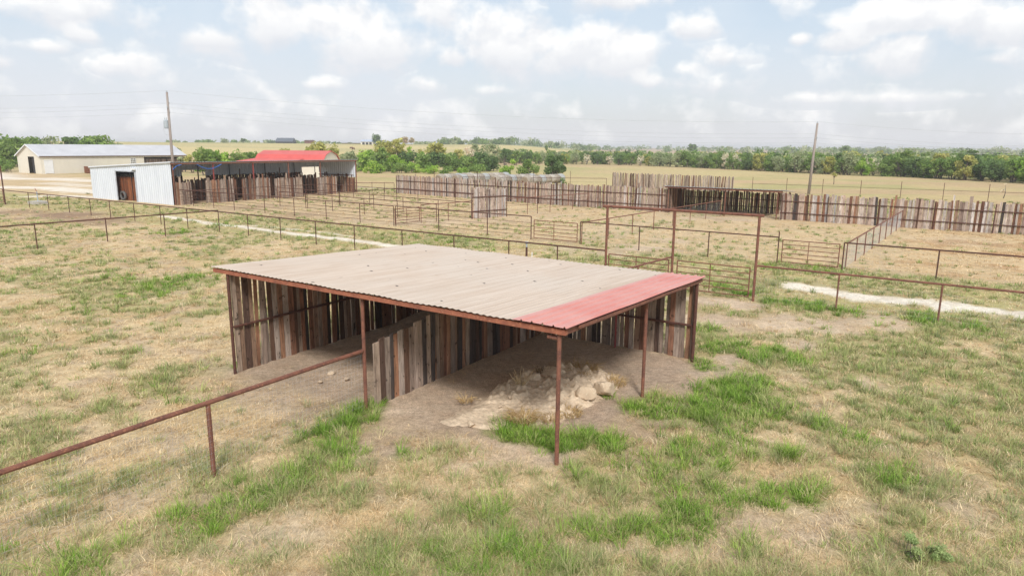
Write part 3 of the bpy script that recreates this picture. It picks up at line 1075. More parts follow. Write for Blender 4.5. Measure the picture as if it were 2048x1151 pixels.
def pipe_fence(label, posts, h=1.42, rails=None, rp=.028, rr=.032, ends=None, net=None, mat=None, lines=(), tall=None, name='pipe_fence'):
    """posts: list of (u, v); top rail joins them; every post is its own part"""
    mat = mat or M_RUST_DARK
    e0, e1 = ends if ends else (posts[0], posts[-1])
    root = empty(name, W(*posts[0]), label, 'fence', PIPE_GROUP)
    mb = MB()
    mb.tube([W(*e0, h), W(*e1, h)], rr, 8)
    mb.build('top_rail', mat, root)
    for z, rad in lines:
        mb = MB()
        mb.tube([W(*e0, z), W(*e1, z)], rad, 6)
        mb.build('rail', mat, root)
    for i, q in enumerate(posts):
        hh = h if not tall or i not in tall else tall[i]
        key = (round(hh, 2), rp, mat.name)
        pw = W(*q)
        if key not in _post_cache:
            mb = MB()
            mb.tube([(0, 0, -.15), (0, 0, hh)], rp, 8)
            me_ob = mb.build('post', mat)
            _post_cache[key] = me_ob.data
            me_ob.parent = root
            me_ob.location = pw - root.location
        else:
            o = bpy.data.objects.new('post', _post_cache[key])
            COL.objects.link(o)
            o.parent = root
            o.location = pw - root.location
    if net:
        a, b, ztop, dx, dz, rad = net
        mb = MB()
        A, B = W(*a), W(*b)
        L = (B - A).length
        for k_ in range(int(ztop / dz) + 1):
            z = .03 + k_ * dz
            n_ = max(2, int(L / 3))
            mb.tube([A.lerp(B, t / n_) + Vector((0, 0, z + .012 * math.sin(t * 2.1 + k_))) for t in range(n_ + 1)], rad, 3, cap=False)
        for k_ in range(int(L / dx)):
            p_ = A.lerp(B, (k_ + .5) * dx / L)
            mb.tube([p_ + Vector((0, 0, .02)), p_ + Vector((0, 0, ztop))], rad * .85, 3, cap=False)
        mb.build('wire_mesh', M_WIRE, root)
    return root


def line_posts(a, b, step):
    L = math.hypot(b[0] - a[0], b[1] - a[1])
    n = max(1, round(L / step))
    return [(lerp(a[0], b[0], i / n), lerp(a[1], b[1], i / n)) for i in range(n + 1)]


def f2(u):
    return 17.17 - .0315 * u


def f4(u):
    return 27.03 - .0415 * u


# near fence joining the shed's middle post
pipe_fence('close rusty pipe fence with wire netting joined to the shed middle post', [(-5.09, -3.86), (-5.11, -7.9), (-5.13, -11.9)], 1.43, rp=.045, rr=.047,
           ends=((-5.06, .0), (-5.13, -11.9)), net=((-5.03, -.05), (-5.09, -11.8), 1.36, .10, .11, .0014), mat=M_RUST)
# divider from the gate's middle post to the back of the shed
pipe_fence('short rusty pipe rail between the back of the cream roof and the middle gate post', [(-4.95, 8.4), (-4.6, 11.2), (-4.2, 14.2)], 1.42, rp=.035, rr=.04, ends=((-4.95, 8.4), (-3.95, 17.45)), mat=M_RUST)
# long lane fence
fp = [(-67.2, f2(-67.2)), (-63.2, 0), (-59.2, 0), (-55.3, 0), (-52.0, 0), (-48.2, 0), (-44.4, 0), (-40.8, 0), (-36.9, 0), (-33.6, 0), (-30.2, 0), (-26.8, 0), (-23.4, 0), (-19.6, 0), (-15.9, 0), (-12.4, 0), (-9.6, 0)]
fp = [(u, f2(u)) for u, _ in fp]
pipe_fence('long single rail pipe fence from the left gate to the tall gateway', fp, 1.42, rp=.03, rr=.036, ends=((-72.7, f2(-72.7)), (-7.05, f2(-7.05))))
pipe_fence('single rail pipe fence running right from the tall gateway in front of the gravel lane', [(2.65, f2(2.65)), (5.95, f2(5.95)), (9.6, f2(9.6)), (13.2, f2(13.2))], 1.42, rp=.034, rr=.038,
           ends=((-.4, f2(-.4)), (14.5, f2(14.5))), net=((-.4, f2(-.4) - .03), (14, f2(14) - .03), 1.1, .15, .15, .0012), mat=M_RUST)
pipe_fence('pipe cross fence at left meeting the lane fence by the gravel track', [(-38.3, 3.4), (-38.3, 7.5), (-38.0, 11.3), (-37.4, 14.7)], 1.5, rp=.032, rr=.038, ends=((-38.5, -6), (-36.9, f2(-36.9))))
# five-rail pen front
L5 = tuple((z, .014) for z in (.28, .55, .82, 1.1))
pipe_fence('five line pen fence from the white barn corner along the lane', [(u, f4(u)) for u in (-57, -53.5, -50.2, -45.6, -41.5, -37.4, -33.4, -29.7)], 1.52, lines=L5, rp=.03, rr=.034, ends=((-59.3, f4(-59.3)), (-29.7, f4(-29.7))))
pipe_fence('five line pen fence between the small pen gate and the lane gate', [(u, f4(u)) for u in (-29.5, -25.2, -20.8, -17.2)], 1.52, lines=L5, rp=.032, rr=.034)
pipe_fence('single rail pipe fence behind the gravel lane ending at the right pen gate', [(u, f4(u)) for u in (-13.5, -9.5, -5.3, -1.55)], 1.42, rp=.032, rr=.034, net=((-13.5, f4(-13.5)), (-1.6, f4(-1.6)), 1.2, .3, .2, .0015), tall={3: 1.72})
pipe_fence('single rail pipe fence in front of the dry straw pen at far right', [(u, f4(u)) for u in (1.62, 5.7, 9.8, 13.8)], 1.40, rp=.034, rr=.036, net=((1.62, f4(1.62)), (14, f4(14)), 1.25, .3, .2, .0015))
pipe_fence('netted pipe fence between the two grassy pens slanting away to the plank fence', line_posts((1.7, 27.6), (2.85, 51.0), 2.9), 1.32, rp=.03, rr=.036, net=((1.64, 27.2), (2.79, 50.9), 1.25, .08, .08, .0019), mat=M_RUST)
pipe_fence('netted pipe fence slanting from the lane gate to the small far shed', line_posts((-13.4, 27.6), (-11.5, 51.5), 3.2), 1.38, rp=.03, rr=.034, net=((-13.4, 27.6), (-11.5, 51.5), 1.25, .12, .12, .0012), mat=M_RUST)
# inner pens
pipe_fence('middle pen fence of the cattle pens in front of the long barn', [(u, 29.4 - .105 * u) for u in (-50.7, -46.4, -42.3, -37.8, -33.5, -28.9)], 1.42, lines=((.4, .012), (.75, .012), (1.1, .012)), rp=.028, rr=.032)
pipe_fence('back pen fence of the cattle pens in front of the long barn', [(u, 32.4 - .13 * u) for u in (-57.5, -52, -46.2, -40.8, -36.6, -32, -28.0)], 1.36, lines=((.5, .012), (.95, .012)), rp=.028, rr=.03)
pipe_fence('farthest pen rail of the cattle pens beside the plank fence', [(u, 40.2 - .13 * u) for u in (-58.5, -53, -47.5, -42, -36.5, -31, -26)], 1.34, lines=((.7, .012),), rp=.028, rr=.03)
pipe_fence('pen cross fence passing the free standing plank screen', [(-29.3, 31.0), (-28.6, 33.6), (-27.9, 36.0), (-27.1, 39.4), (-26.3, 42.3), (-25.7, 45.4), (-25.2, 49.0), (-24.9, 52.0)], 1.45, lines=((.4, .012), (.8, .012), (1.1, .012)), rp=.028, rr=.034, mat=M_RUST)
pipe_fence('short pen cross rail near the barn end', [(-46.3, 34.4), (-46.2, 38.5), (-46.0, 42.5), (-45.8, 46.5)], 1.38, lines=((.5, .012), (.95, .012)), rp=.028, rr=.03)
pipe_fence('low pipe rail between the barn end and the start of the plank fence', [(-59.4, 52.4), (-58.2, 55.6), (-56.3, 55.9), (-54.7, 56.0)], 1.3, lines=((.7, .012),), rp=.028, rr=.032)
pipe_fence('pipe panel by the white barn corner in front of the plank stalls', [(-59.0, 29.9), (-58.8, 33.0), (-58.6, 36.5), (-58.3, 40.0), (-58.0, 44.0), (-57.7, 48.0)], 1.4, lines=((.35, .012), (.7, .012), (1.05, .012)), rp=.026, rr=.03)

# field fence beyond
pipe_fence('tall thin pipe fence between the plank yard and the far field at right', [(u, 88.3 - .02 * u) for u in np.arange(-17.6, 46, 4.55)], 2.1, lines=(), rp=.034, rr=.02, name='field_fence')
ff = bpy.data.objects.get('field_fence')
for ch in ff.children:
    if ch.name.startswith('top_rail'):
        ch.location.z = -.9
pipe_fence('low pipe rail in the field left of the leaning plank screen', [(-60, 78), (-55, 80.6), (-50, 83.3), (-45, 86.2), (-40, 88.9)], 1.2, lines=((.6, .012),), rp=.032, rr=.034, tall={3: 2.3, 2: 2.4})

# ------------------------------------------------------------------ gates and gateway
def gate(label, a, b, h0, h1, nb, mat=None, name='pipe_gate'):
    """tube gate between ground points a and b"""
    mat = mat or M_RUST
    root = empty(name, W(*a), label, 'gate', 'rusty pipe gates')
    A, B = W(*a), W(*b)
    d = (B - A)
    L = d.length
    d.normalize()
    A2, B2 = A + d * .08, B - d * .08
    Z = lambda p, z: Vector((p[0], p[1], z))
    for q in (A2, B2):
        mb = MB()
        mb.tube([Z(q, h0), Z(q, h1)], .026, 8)
        mb.build('gate_upright', mat, root)
    for k_ in range(nb):
        z = lerp(h0 + .02, h1 - .02, k_ / (nb - 1))
        mb = MB()
        mb.tube([Z(A2, z), Z(B2, z)], .024 if k_ in (0, nb - 1) else .019, 8)
        mb.build('gate_bar', mat, root)
    mb = MB()
    mp = A2.lerp(B2, .47)
    mb.tube([Z(mp, h0), Z(mp, h1)], .02, 6)
    mb.build('brace', mat, root)
    for z in (h0 + .2, h1 - .15):
        mb = MB()
        mb.tube([Z(B2, z), Z(B, z)], .022, 6)
        mb.build('hinge', mat, root)
    return root


gp = [(-7.05, f2(-7.05)), (-3.9, f2(-3.9)), (-.42, f2(-.42))]
gw = empty('gateway', W(*gp[0]), 'tall rusty pipe gateway with a header pipe over two gates', 'gateway')
mb = MB()
mb.tube([W(-7.25, f2(-7.25), 3.42), W(-.25, f2(-.25), 3.42)], .06, 10)
mb.build('header_pipe', M_RUST, gw)
for q in gp:
    mb = MB()
    mb.tube([W(*q, -.2), W(*q, 3.38)], .055, 10)
    mb.build('post', M_RUST, gw)
gate('rusty six bar gate in the left half of the tall gateway', (-6.98, f2(-6.98)), (-3.98, f2(-3.98)), .12, 1.3, 6)
gate('rusty six bar gate in the right half of the tall gateway', (-3.75, f2(-3.75)), (-.55, f2(-.55)), .10, 1.32, 6)
gate('rusty gate across the lane between the five line pens and netted fence', (-17.05, f4(-17.05)), (-13.65, f4(-13.65)), .12, 1.32, 6)
gate('rusty six bar gate into the grassy pen in front of the small far shed', (-1.42, f4(-1.42)), (1.5, f4(1.5)), .12, 1.32, 6)
gate('open pen gate turned inward between the two five line fences', (-29.65, f4(-29.65)), (-29.3, 30.9), .15, 1.3, 6)
lg = empty('gate_post', W(-72.7, f2(-72.7)), 'tall rusty gate post with overhead pipe at the left edge', 'gate post')
mb = MB()
mb.tube([W(-72.7, f2(-72.7), -.2), W(-72.7, f2(-72.7), 3.8)], .06, 8)
mb.build('post', M_RUST_DARK, lg)
mb = MB()
mb.tube([W(-72.7, f2(-72.7), 3.75), W(-80, f2(-80), 3.8)], .045, 8)
mb.build('header_pipe', M_RUST_DARK, lg)
gate('rusty pipe gate beneath the overhead pipe at the left edge', (-77.5, f2(-77.5)), (-72.9, f2(-72.9)), .2, 1.55, 6)

# ------------------------------------------------------------------ plank fences
FENCEP = [(8, FGREY), (.9, BROWN), (.9, PALE), (.5, DARKP), (.2, RUSTP)]


def plank_fence(label, a, b, h, seed, weights=FENCEP, rails=True, front=-1, jag=.11, lean=.022, gap=.012, biggap=.08, tallposts=(), wmin=.10, wmax=.19):
    r = random.Random(seed)
    root = empty('plank_fence', W(*a), label, 'plank fence', 'rough plank fences')
    mb = MB()
    planks(mb, W(*a), W(*b), lambda s: h, r, weights, wmin, wmax, gap, biggap, jag, lean, tall=.015)
    mb.build('board_panel', M_WOOD, root)
    L = math.hypot(b[0] - a[0], b[1] - a[1])
    du, dv = (b[0] - a[0]) / L, (b[1] - a[1]) / L
    nu, nv = dv, -du   # toward the viewer's side
    if rails:
        for z in (1.62 * h / 2.25, .62):
            mb = MB()
            mb.tube([W(a[0] + nu * .08, a[1] + nv * .08, z), W(b[0] + nu * .08, b[1] + nv * .08, z)], .036, 8)
            mb.build('rail', M_RUST_DARK, root)
    n = max(2, round(L / 3.6))
    for i in range(n + 1):
        s = min(max(i / n, .005), .995)
        mb = MB()
        q = (lerp(a[0], b[0], s) + nu * .09, lerp(a[1], b[1], s) + nv * .09)
        hh = 3.2 if i in tallposts else h * .97
        mb.tube([W(*q, -.1), W(*q, hh)], .036, 8)
        mb.build('post', M_RUST_DARK, root)
    return root


plank_fence('far left stretch of the long plank fence in front of the hay bales', (-54.5, 56.2), (-29.5, 52.7), 2.25, 21, tallposts=(2, 4))
plank_fence('middle stretch of the long plank fence left of the small far shed', (-29.45, 52.7), (-16.7, 52.0), 2.25, 22, tallposts=())
plank_fence('right stretch of the long plank fence with pale and rusty boards', (-6.4, 51.6), (24, 50.2), 2.22, 23, weights=[(6, FGREY), (1.6, BROWN), (1.8, PALE), (.9, DARKP), (.45, RUSTP)], wmin=.12, wmax=.24)
plank_fence('leaning plank screen standing alone in the field behind the long fence', (-39.4, 89.8), (-19.6, 86.2), 2.1, 24, weights=[(6, FGREY), (2, GREY), (1.5, BROWN), (.6, DARKP)], rails=False, lean=.05, gap=.03, biggap=.15, jag=.12)
plank_fence('free standing plank screen amid the pipe pens', (-28.05, 36.05), (-26.85, 39.6), 2.5, 25, weights=[(6, FGREY), (1.6, PALE), (.4, BROWN), (.4, DARKP)], jag=.16, wmin=.09, wmax=.17)

# ------------------------------------------------------------------ small far shed
s2 = empty('loafing_shed', W(-16.4, 52), 'small low plank shed with thin metal roof set into the long plank fence', 'shed')
sheet((.3, [(0, 0), (.2, 0), (.22, .03), (.27, .03), (.29, 0)]), -16.9, -6.2, 51.4, 56.8, lambda u, v: 2.5 - .07 * (v - 51.4), nseg=2).build('roof_sheeting', M_GALV, s2)
mb = MB()
mb.bar(W(-16.8, 51.55, 2.40), W(-6.3, 51.55, 2.36), .08, .12)
mb.build('front_beam', M_RUST, s2)
for q in ((-16.5, 51.7), (-11.2, 51.7), (-6.7, 51.7), (-16.4, 56.3), (-6.6, 56.3)):
    mb = MB()
    mb.tube([W(*q, -.1), W(*q, 2.42 - .065 * (q[1] - 51.4))], .05, 8)
    mb.build('post', M_RUST, s2)
mb = MB()
r = random.Random(31)
planks(mb, W(-16.5, 51.9), W(-16.5, 56.3), lambda s: 2.33 - .07 * s, r, INT, gap=.006)
mb.build('side_wall', M_WOOD, s2)
mb = MB()
planks(mb, W(-16.4, 56.4), W(-6.5, 56.4), lambda s: 1.95, r, [(4, GREY), (2, BROWN), (2, DARKP)], gap=.02, biggap=.3, jag=.12)
mb.build('back_wall', M_WOOD, s2)
for z in (.6, 1.3):
    mb = MB()
    mb.tube([W(-16.4, 56.25, z), W(-6.5, 56.25, z)], .036, 6)
    mb.build('wall_rail', M_RUST_DARK, s2)

# ------------------------------------------------------------------ long open barn with white end
def ribwall(mb, a, b, z0f, z1f, pitch=.38, depth=.05, flip=1):
    """vertical ribbed sheet from a to b (uv), z range functions of distance"""
    L = math.hypot(b[0] - a[0], b[1] - a[1])
    du, dv = (b[0] - a[0]) / L, (b[1] - a[1]) / L
    nu, nv = dv * flip, -du * flip
    pts = []
    s = 0
    while s < L:
        for o, h in ((0, 0), (.55, 0), (.65, 1), (.85, 1), (.95, 0)):
            t = s + o * pitch
            if t < L:
                pts.append((t, h * depth))
        s += pitch
    pts.append((L, 0))
    vs, fs = [], []
    for t, h in pts:
        p = (a[0] + du * t + nu * h, a[1] + dv * t + nv * h)
        vs += [W(*p, z0f(t)), W(*p, z1f(t))]
    for i in range(len(pts) - 1):
        fs.append((2 * i, 2 * i + 2, 2 * i + 3, 2 * i + 1))
    mb.add(vs, fs)


bn = empty('cattle_barn', W(-67, 41), 'long low open barn with plank stalls and a white metal end wall', 'barn')
zr = lambda u: lerp(4.16, 3.36, (u + 59.6) / (-75 + 59.6))
# roof: full depth over the enclosed end, shallower over the open stalls
mb = MB()
for (u0, u1, v0, v1) in ((-75.1, -66.4, 28.7, 34.0), (-66.4, -59.3, 28.7, 54.3)):
    n = int((v1 - v0) / .3)
    vs, fs = [], []
    for i in range(n + 1):
        for o, h in ((0, 0), (.2, 0), (.22, .03), (.27, .03), (.29, 0)):
            v = v0 + (i + o / .3) * (v1 - v0) / (n + 1)
            for u in (u0, u1):
                vs.append(W(u, v, zr(u) + .02 + h))
    for i in range(len(vs) // 2 - 1):
        fs.append((2 * i, 2 * i + 1, 2 * i + 3, 2 * i + 2))
    mb.add(vs, fs)
mb.build('roof', M_GALV, bn)
mb = MB()
mb.bar(W(-59.36, 28.8, 4.06), W(-59.36, 54.2, 4.06), .06, .12)
mb.build('fascia', M_RUST, bn)
# white end wall in three ribbed pieces around the door opening, u from -75 to -59.6 at v = 28.9
D0, D1 = -69.7, -65.95
mb = MB()
top = lambda u: zr(u) - .03
ribwall(mb, (-75, 28.9), (D0, 28.9), lambda t: -.05, lambda t: top(-75 + t))
ribwall(mb, (D1, 28.9), (-59.5, 28.9), lambda t: -.05, lambda t: top(D1 + t))
ribwall(mb, (D0, 28.9), (D1, 28.9), lambda t: 3.1, lambda t: top(D0 + t))
ribwall(mb, (-75, 34), (-75, 28.9), lambda t: -.05, lambda t: top(-75))
mb.build('end_wall', M_WHITE_METAL, bn)
mb = MB()
mb.bar(W(-75.1, 28.83, zr(-75) + .02), W(-59.4, 28.83, zr(-59.5) + .02), .08, .2)
mb.build('end_trim', M_WHITE, bn)
mb = MB()
for u in (D0, D1):
    mb.bar(W(u, 28.85, 0), W(u, 28.85, 3.1), .1, .1)
mb.bar(W(D0, 28.85, 3.13), W(D1, 28.85, 3.13), .1, .1)
mb.build('door_frame', M_GALV, bn)
mb = MB()
r = random.Random(8)
planks(mb, W(D0 - 1.6, 29.5), W(D1 - .05, 29.5), lambda s: 2.5, r, [(1, [(.25, .09, .04), (.2, .07, .03), (.15, .055, .028)])], gap=.003, jag=.02, lean=0)
mb.build('sliding_door', M_WOOD, bn)
mb = MB()
mb.bar(W(D0 - 1.6, 29.45, 2.65), W(D1, 29.45, 2.65), .08, .22)  # dark bar stands in for the shade in the gap above the door
mb.bar(W(-67.7, 29.40, .0), W(-67.7, 29.40, 3.2), .05, .06)
mb.build('dark_door_bars', M_DARK, bn)
mb = MB()
mb.bar(W(-66.4, 28.72, 3.38), W(-65.7, 28.72, 3.40), .22, .16)
mb.build('wall_light', M_WHITE, bn)
# inside walls of the enclosed end
mb = MB()
ribwall(mb, (-66.2, 33.3), (-75, 33.3), lambda t: 0, lambda t: top(-66.2 - t))
mb.build('inner_wall', M_GALV, bn)
# back wall of the open part, galvanised above dark boards, with two see-through openings
mb = MB()
ub = -66.2
OPEN = [(34.2, 37.1), (51.0, 53.9)]
segs = [(29.0, 34.2), (37.1, 51.0), (53.9, 54.2)]
for a, b in segs:
    ribwall(mb, (ub, a), (ub, b), lambda t: 2.45, lambda t: top(ub), flip=1)
for a, b in OPEN:
    ribwall(mb, (ub, a), (ub, b), lambda t: 3.15, lambda t: top(ub), flip=1)
ribwall(mb, (-66.2, 54.1), (-59.5, 54.1), lambda t: 1.95, lambda t: top(-66.2 + t), flip=1)
mb.build('back_sheeting', M_WHITE_METAL, bn)
r = random.Random(9)
for a, b in segs + OPEN:
    mb = MB()
    planks(mb, W(ub + .12, a), W(ub + .12, b), lambda s: 2.5 if (a, b) in segs else 1.7, r, [(1, DARKP), (.5, BROWN)], gap=.004)
    mb.build('back_boards', M_WOOD, bn)
mb = MB()
planks(mb, W(-66.1, 53.9), W(-59.6, 53.9), lambda s: 1.95, r, [(3, BROWN), (1, DARKP), (.5, GREY)], gap=.006, tall=.2)
mb.build('back_boards', M_WOOD, bn)
mb = MB()
mb.tube([W(-66.1, 53.8, 2.2), W(-59.6, 53.8, 2.2)], .05, 6)
mb.build('wall_rail', M_RUST_DARK, bn)
for i, v in enumerate((29.1, 33.57, 38.48, 43.3, 48.1, 54.1)):
    mb = MB()
    mb.tube([W(-59.5, v, -.1), W(-59.5, v, 4.0)], .075, 8)
    mb.build('post', M_RED_IRON if i in (1, 2) else M_RUST, bn)
for v in (32, 36, 40, 45, 49.5):
    mb = MB()
    mb.tube([W(-65.9, v, -.1), W(-65.9, v, 3.75)], .05, 6)
    mb.build('post', M_DARK, bn)
for v in (33.8, 39, 44.5, 50):
    mb = MB()
    mb.tube([W(-62.6, v, -.1), W(-62.6, v, 3.3)], .05, 6)
    mb.build('post', M_RUST_DARK, bn)
# plank stalls
STALL = [(5, GREY), (3.5, BROWN), (.7, DARKP)]
r = random.Random(12)
for (a, b, h) in (((-59.3, 29.1), (-59.0, 30.65), 2.25), ((-59.2, 32.3), (-59.0, 35.5), 2.35), ((-59.4, 36.8), (-59.1, 40.4), 2.35), ((-59.4, 41.1), (-59.1, 44.9), 2.25), ((-59.4, 47.4), (-59.1, 50.2), 2.15)):
    mb = MB()
    planks(mb, W(*a), W(*b), lambda s: h, r, STALL, gap=.006, tall=.12, lean=.02)
    mb.build('stall_panel', M_WOOD, bn)
for (a, b, h) in (((-65.8, 30.9), (-59.6, 30.9), 2.1), ((-65.8, 36.2), (-59.8, 36.4), 2.2), ((-65.8, 40.8), (-59.8, 40.8), 2.2), ((-65.8, 45.2), (-59.8, 45.4), 2.2), ((-63.2, 31), (-63.2, 36), 2.2), ((-63.0, 38), (-63.0, 50.5), 2.3)):
    mb = MB()
    planks(mb, W(*a), W(*b), lambda s: h, r, [(3, BROWN), (2.5, DARKP), (1, GREY)], gap=.02, biggap=.1, tall=.12, lean=.02)
    mb.build('stall_panel', M_WOOD, bn)
# blue hose under the fascia
mb = MB()
pts = []
for i in range(13):
    t = i / 12
    pts.append(W(-59.25, lerp(28.95, 29.9, t), lerp(3.5, 3.95, t) + .12 * math.sin(math.pi * t)))
for i in range(13):
    t = i / 12
    pts.append(W(-59.25, lerp(31.6, 34.4, t), 3.95 - .45 * math.sin(math.pi * t)))
mb.tube(pts[:13], .035, 6)
mb.tube(pts[13:], .035, 6)
tag(mb.build('hose', M_BLUE), 'blue hose draped below the red fascia of the long barn', 'hose')
# feed tub by the white wall's door
mb = MB()
c = W(-69.25, 29.2, .50)
ring = []
dU, dV = W(1, 0) - W(0, 0), W(0, 1) - W(0, 0)
for k_, rad in ((-.14, .36), (-.1, .5), (.1, .5), (.14, .36)):
    ring.append([c + dU * (math.cos(a) * rad) + dV * k_ + Vector((0, 0, math.sin(a) * rad)) for a in np.linspace(0, 2 * math.pi, 24, endpoint=False)])
vs = [p for q in ring for p in q]
fs = []
for j in range(4):
    for i in range(24):
        a, b = j, (j + 1) % 4
        fs.append((a * 24 + i, a * 24 + (i + 1) % 24, b * 24 + (i + 1) % 24, b * 24 + i))
mb.add(vs, fs)
tag(mb.build('tyre', M_RUBBER, smooth=True), 'grey tyre leaning inside the doorway of the white end wall', 'tyre')

# ------------------------------------------------------------------ long beige barn
bb = empty('beige_barn', W(-149.5, 69), 'long beige metal barn with grey gable roof and white side door', 'barn')
u0, u1, v0, v1 = -154.6, -144.8, 54.2, 84.5
EH, RH = 3.5, 5.65
um = (u0 + u1) / 2
# walls: gable end with a doorway, long side with a door opening left as solid wall behind the door
mb = MB()
dg0, dg1, dgh = -150.0, -147.45, 3.3


def wq(pts):
    n = len(mb.v)
    mb.add([W(*p) for p in pts], [tuple(range(len(pts)))])


slope = lambda u: EH + (RH - EH) * (1 - abs(u - um) / (um - u0))
wq([(u0, v0, 0), (dg0, v0, 0), (dg0, v0, slope(dg0)), (u0, v0, EH)])
wq([(dg0, v0, dgh), (dg1, v0, dgh), (dg1, v0, slope(dg1)), (um, v0, RH), (dg0, v0, slope(dg0))])
wq([(dg1, v0, 0), (u1, v0, 0), (u1, v0, EH), (dg1, v0, slope(dg1))])
wq([(u1, v0, 0), (u1, 74.75, 0), (u1, 74.75, EH), (u1, v0, EH)])
wq([(u1, 74.75, 3.1), (u1, v1, 3.1), (u1, v1, EH), (u1, 74.75, EH)])
wq([(u1, v1, 0), (u0, v1, 0), (u0, v1, EH), (um, v1, RH), (u1, v1, EH)])
wq([(u0, v1, 0), (u0, v0, 0), (u0, v0, EH), (u0, v1, EH)])
mb.build('wall', M_BEIGE, bb)
mb = MB()
for ua, ub_ in ((u0 - .3, um), (u1 + .3, um)):
    za = EH - .3 * (RH - EH) / (um - u0)
    p = [W(ua, v0 - .35, za + .06), W(ua, v1 + .3, za + .06), W(ub_, v1 + .3, RH + .06), W(ub_, v0 - .35, RH + .06)]
    q = [x_ - Vector((0, 0, .05)) for x_ in p]
    mb.hexa(q + p)
mb.build('roof', M_GREY_ROOF, bb)
mb = MB()
mb.bar(W(u1 + .3, v0 - .35, EH - .12), W(u1 + .3, v1 + .3, EH - .12), .06, .14)
mb.build('eave_trim', M_RUST_DARK, bb)
mb = MB()
for ua in (u0 - .3, u1 + .3):
    mb.bar(W(ua, v0 - .38, EH - .16), W(um, v0 - .38, RH - .02), .05, .2)
mb.build('gable_trim', M_WHITE, bb)
mb = MB()
mb.ubox(dg0 + 1.0, dg1, v0 + .3, v0 + .4, 0, dgh)
mb.build('sliding_door', M_DARK, bb)
mb = MB()
mb.ubox(u1 + .004, u1 + .07, 54.85, 56.2, .1, 2.55)
dr = mb.build('side_door', M_WHITE, bb)
mb = MB()
for a, b, c_, d_ in ((54.74, 54.84, 0, 2.66), (56.21, 56.31, 0, 2.66), (54.84, 56.21, 2.56, 2.66)):
    mb.ubox(u1 + .004, u1 + .1, a, b, c_, d_)
mb.build('door_frame', M_WHITE, dr)
mb = MB()
mb.ubox(u1 + .004, u1 + .05, 71.8, 72.85, 1.75, 2.85)
wn = mb.build('window', M_GLASS, bb)
mb = MB()
for a in (71.72, 72.06, 72.40, 72.78):
    mb.ubox(u1 + .052, u1 + .10, a, a + .08, 1.7, 2.9)
for z in (1.7, 2.05, 2.45, 2.82):
    mb.ubox(u1 + .102, u1 + .12, 71.72, 72.86, z, z + .08)
mb.build('window_frame', M_WHITE, wn)
mb = MB()
planks(mb, W(u1 - .6, 74.8), W(u1 - .6, 84.3), lambda s: 2.7, random.Random(5), [(1, GREY), (.4, DARKP)], gap=.01)
mb.build('plank_infill', M_WOOD, bb)
# crate by the beige barn
cr = empty('crate', W(-142.2, 62.3), 'brown slatted crate standing against the beige barn wall', 'crate')
mb = MB()
mb.ubox(-143.0, -140.6, 61.2, 64.2, .05, 1.35)
mb.build('crate_side', M_DOORWOOD, cr)
mb = MB()
for z in (.2, .55, .9, 1.25):
    mb.ubox(-140.597, -140.55, 61.2, 64.2, z, z + .16)
    mb.ubox(-143.0, -140.6, 61.15, 61.197, z, z + .16)
mb.build('crate_slat', M_DOORWOOD, cr)

# ------------------------------------------------------------------ red gambrel barn
def gpt(px, py, Y):
    return Vector(at_depth(px, py, Y))


rb = empty('red_barn', (-44, 132, 0), 'white barn with bright red gambrel roof behind the long barn', 'barn')
A_, B_ = gpt(514, 315, 130), gpt(648, 315, 127.8)
ax = (Vector((B_.x, B_.y, 0)) - Vector((A_.x, A_.y, 0))).normalized()
ay = Vector((-ax.y, ax.x, 0))
Lr = (Vector((B_.x, B_.y, 0)) - Vector((A_.x, A_.y, 0))).length
o_ = Vector((A_.x, A_.y, 0))
prof = [(-3.6, 3.3), (-2.5, 4.25), (0, 4.95), (2.5, 4.25), (3.6, 3.3)]
mb = MB()
vs, fs = [], []
for s in (-.2, Lr + .2):
    for y_, z_ in prof:
        vs.append(o_ + ax * s + ay * (y_ + 3) + Vector((0, 0, z_)))
    for y_, z_ in prof:
        vs.append(o_ + ax * s + ay * (y_ + 3) + Vector((0, 0, z_ - .08)))
for i in range(4):
    fs.append((i, i + 10, i + 11, i + 1))
    fs.append((i + 5, i + 6, i + 16, i + 15))
fs += [(0, 5, 15, 10), (4, 14, 19, 9), (0, 1, 6, 5), (1, 2, 7, 6), (2, 3, 8, 7), (3, 4, 9, 8), (11, 10, 15, 16), (12, 11, 16, 17), (13, 12, 17, 18), (14, 13, 18, 19)]
mb.add(vs, fs)
mb.build('roof', M_RED_ROOF, rb)
mb = MB()
for s in (0, Lr):
    mb.add([o_ + ax * s + ay * (y_ * .97 + 3) + Vector((0, 0, z_ - .09)) for y_, z_ in [(-3.6, .09)] + prof + [(3.6, .09)]], [(0, 1, 2, 3, 4, 5, 6)])
for y_ in (-3.5, 3.5):
    mb.add([o_ + ax * s + ay * (y_ + 3) + Vector((0, 0, z_)) for s, z_ in ((0, 0), (Lr, 0), (Lr, 3.28), (0, 3.28))], [(0, 1, 2, 3)])
mb.build('wall', M_BEIGE, rb)
mb = MB()
p = [o_ + ax * s + ay * y_ + Vector((0, 0, z_)) for s, y_, z_ in ((-2.6, -2.8, 3.05), (Lr * .66, -2.8, 3.05), (Lr * .72, -.62, 3.5), (-.2, -.62, 3.5))]
mb.hexa([q - Vector((0, 0, .08)) for q in p] + p)
mb.build('porch_roof', M_RED_ROOF, rb)

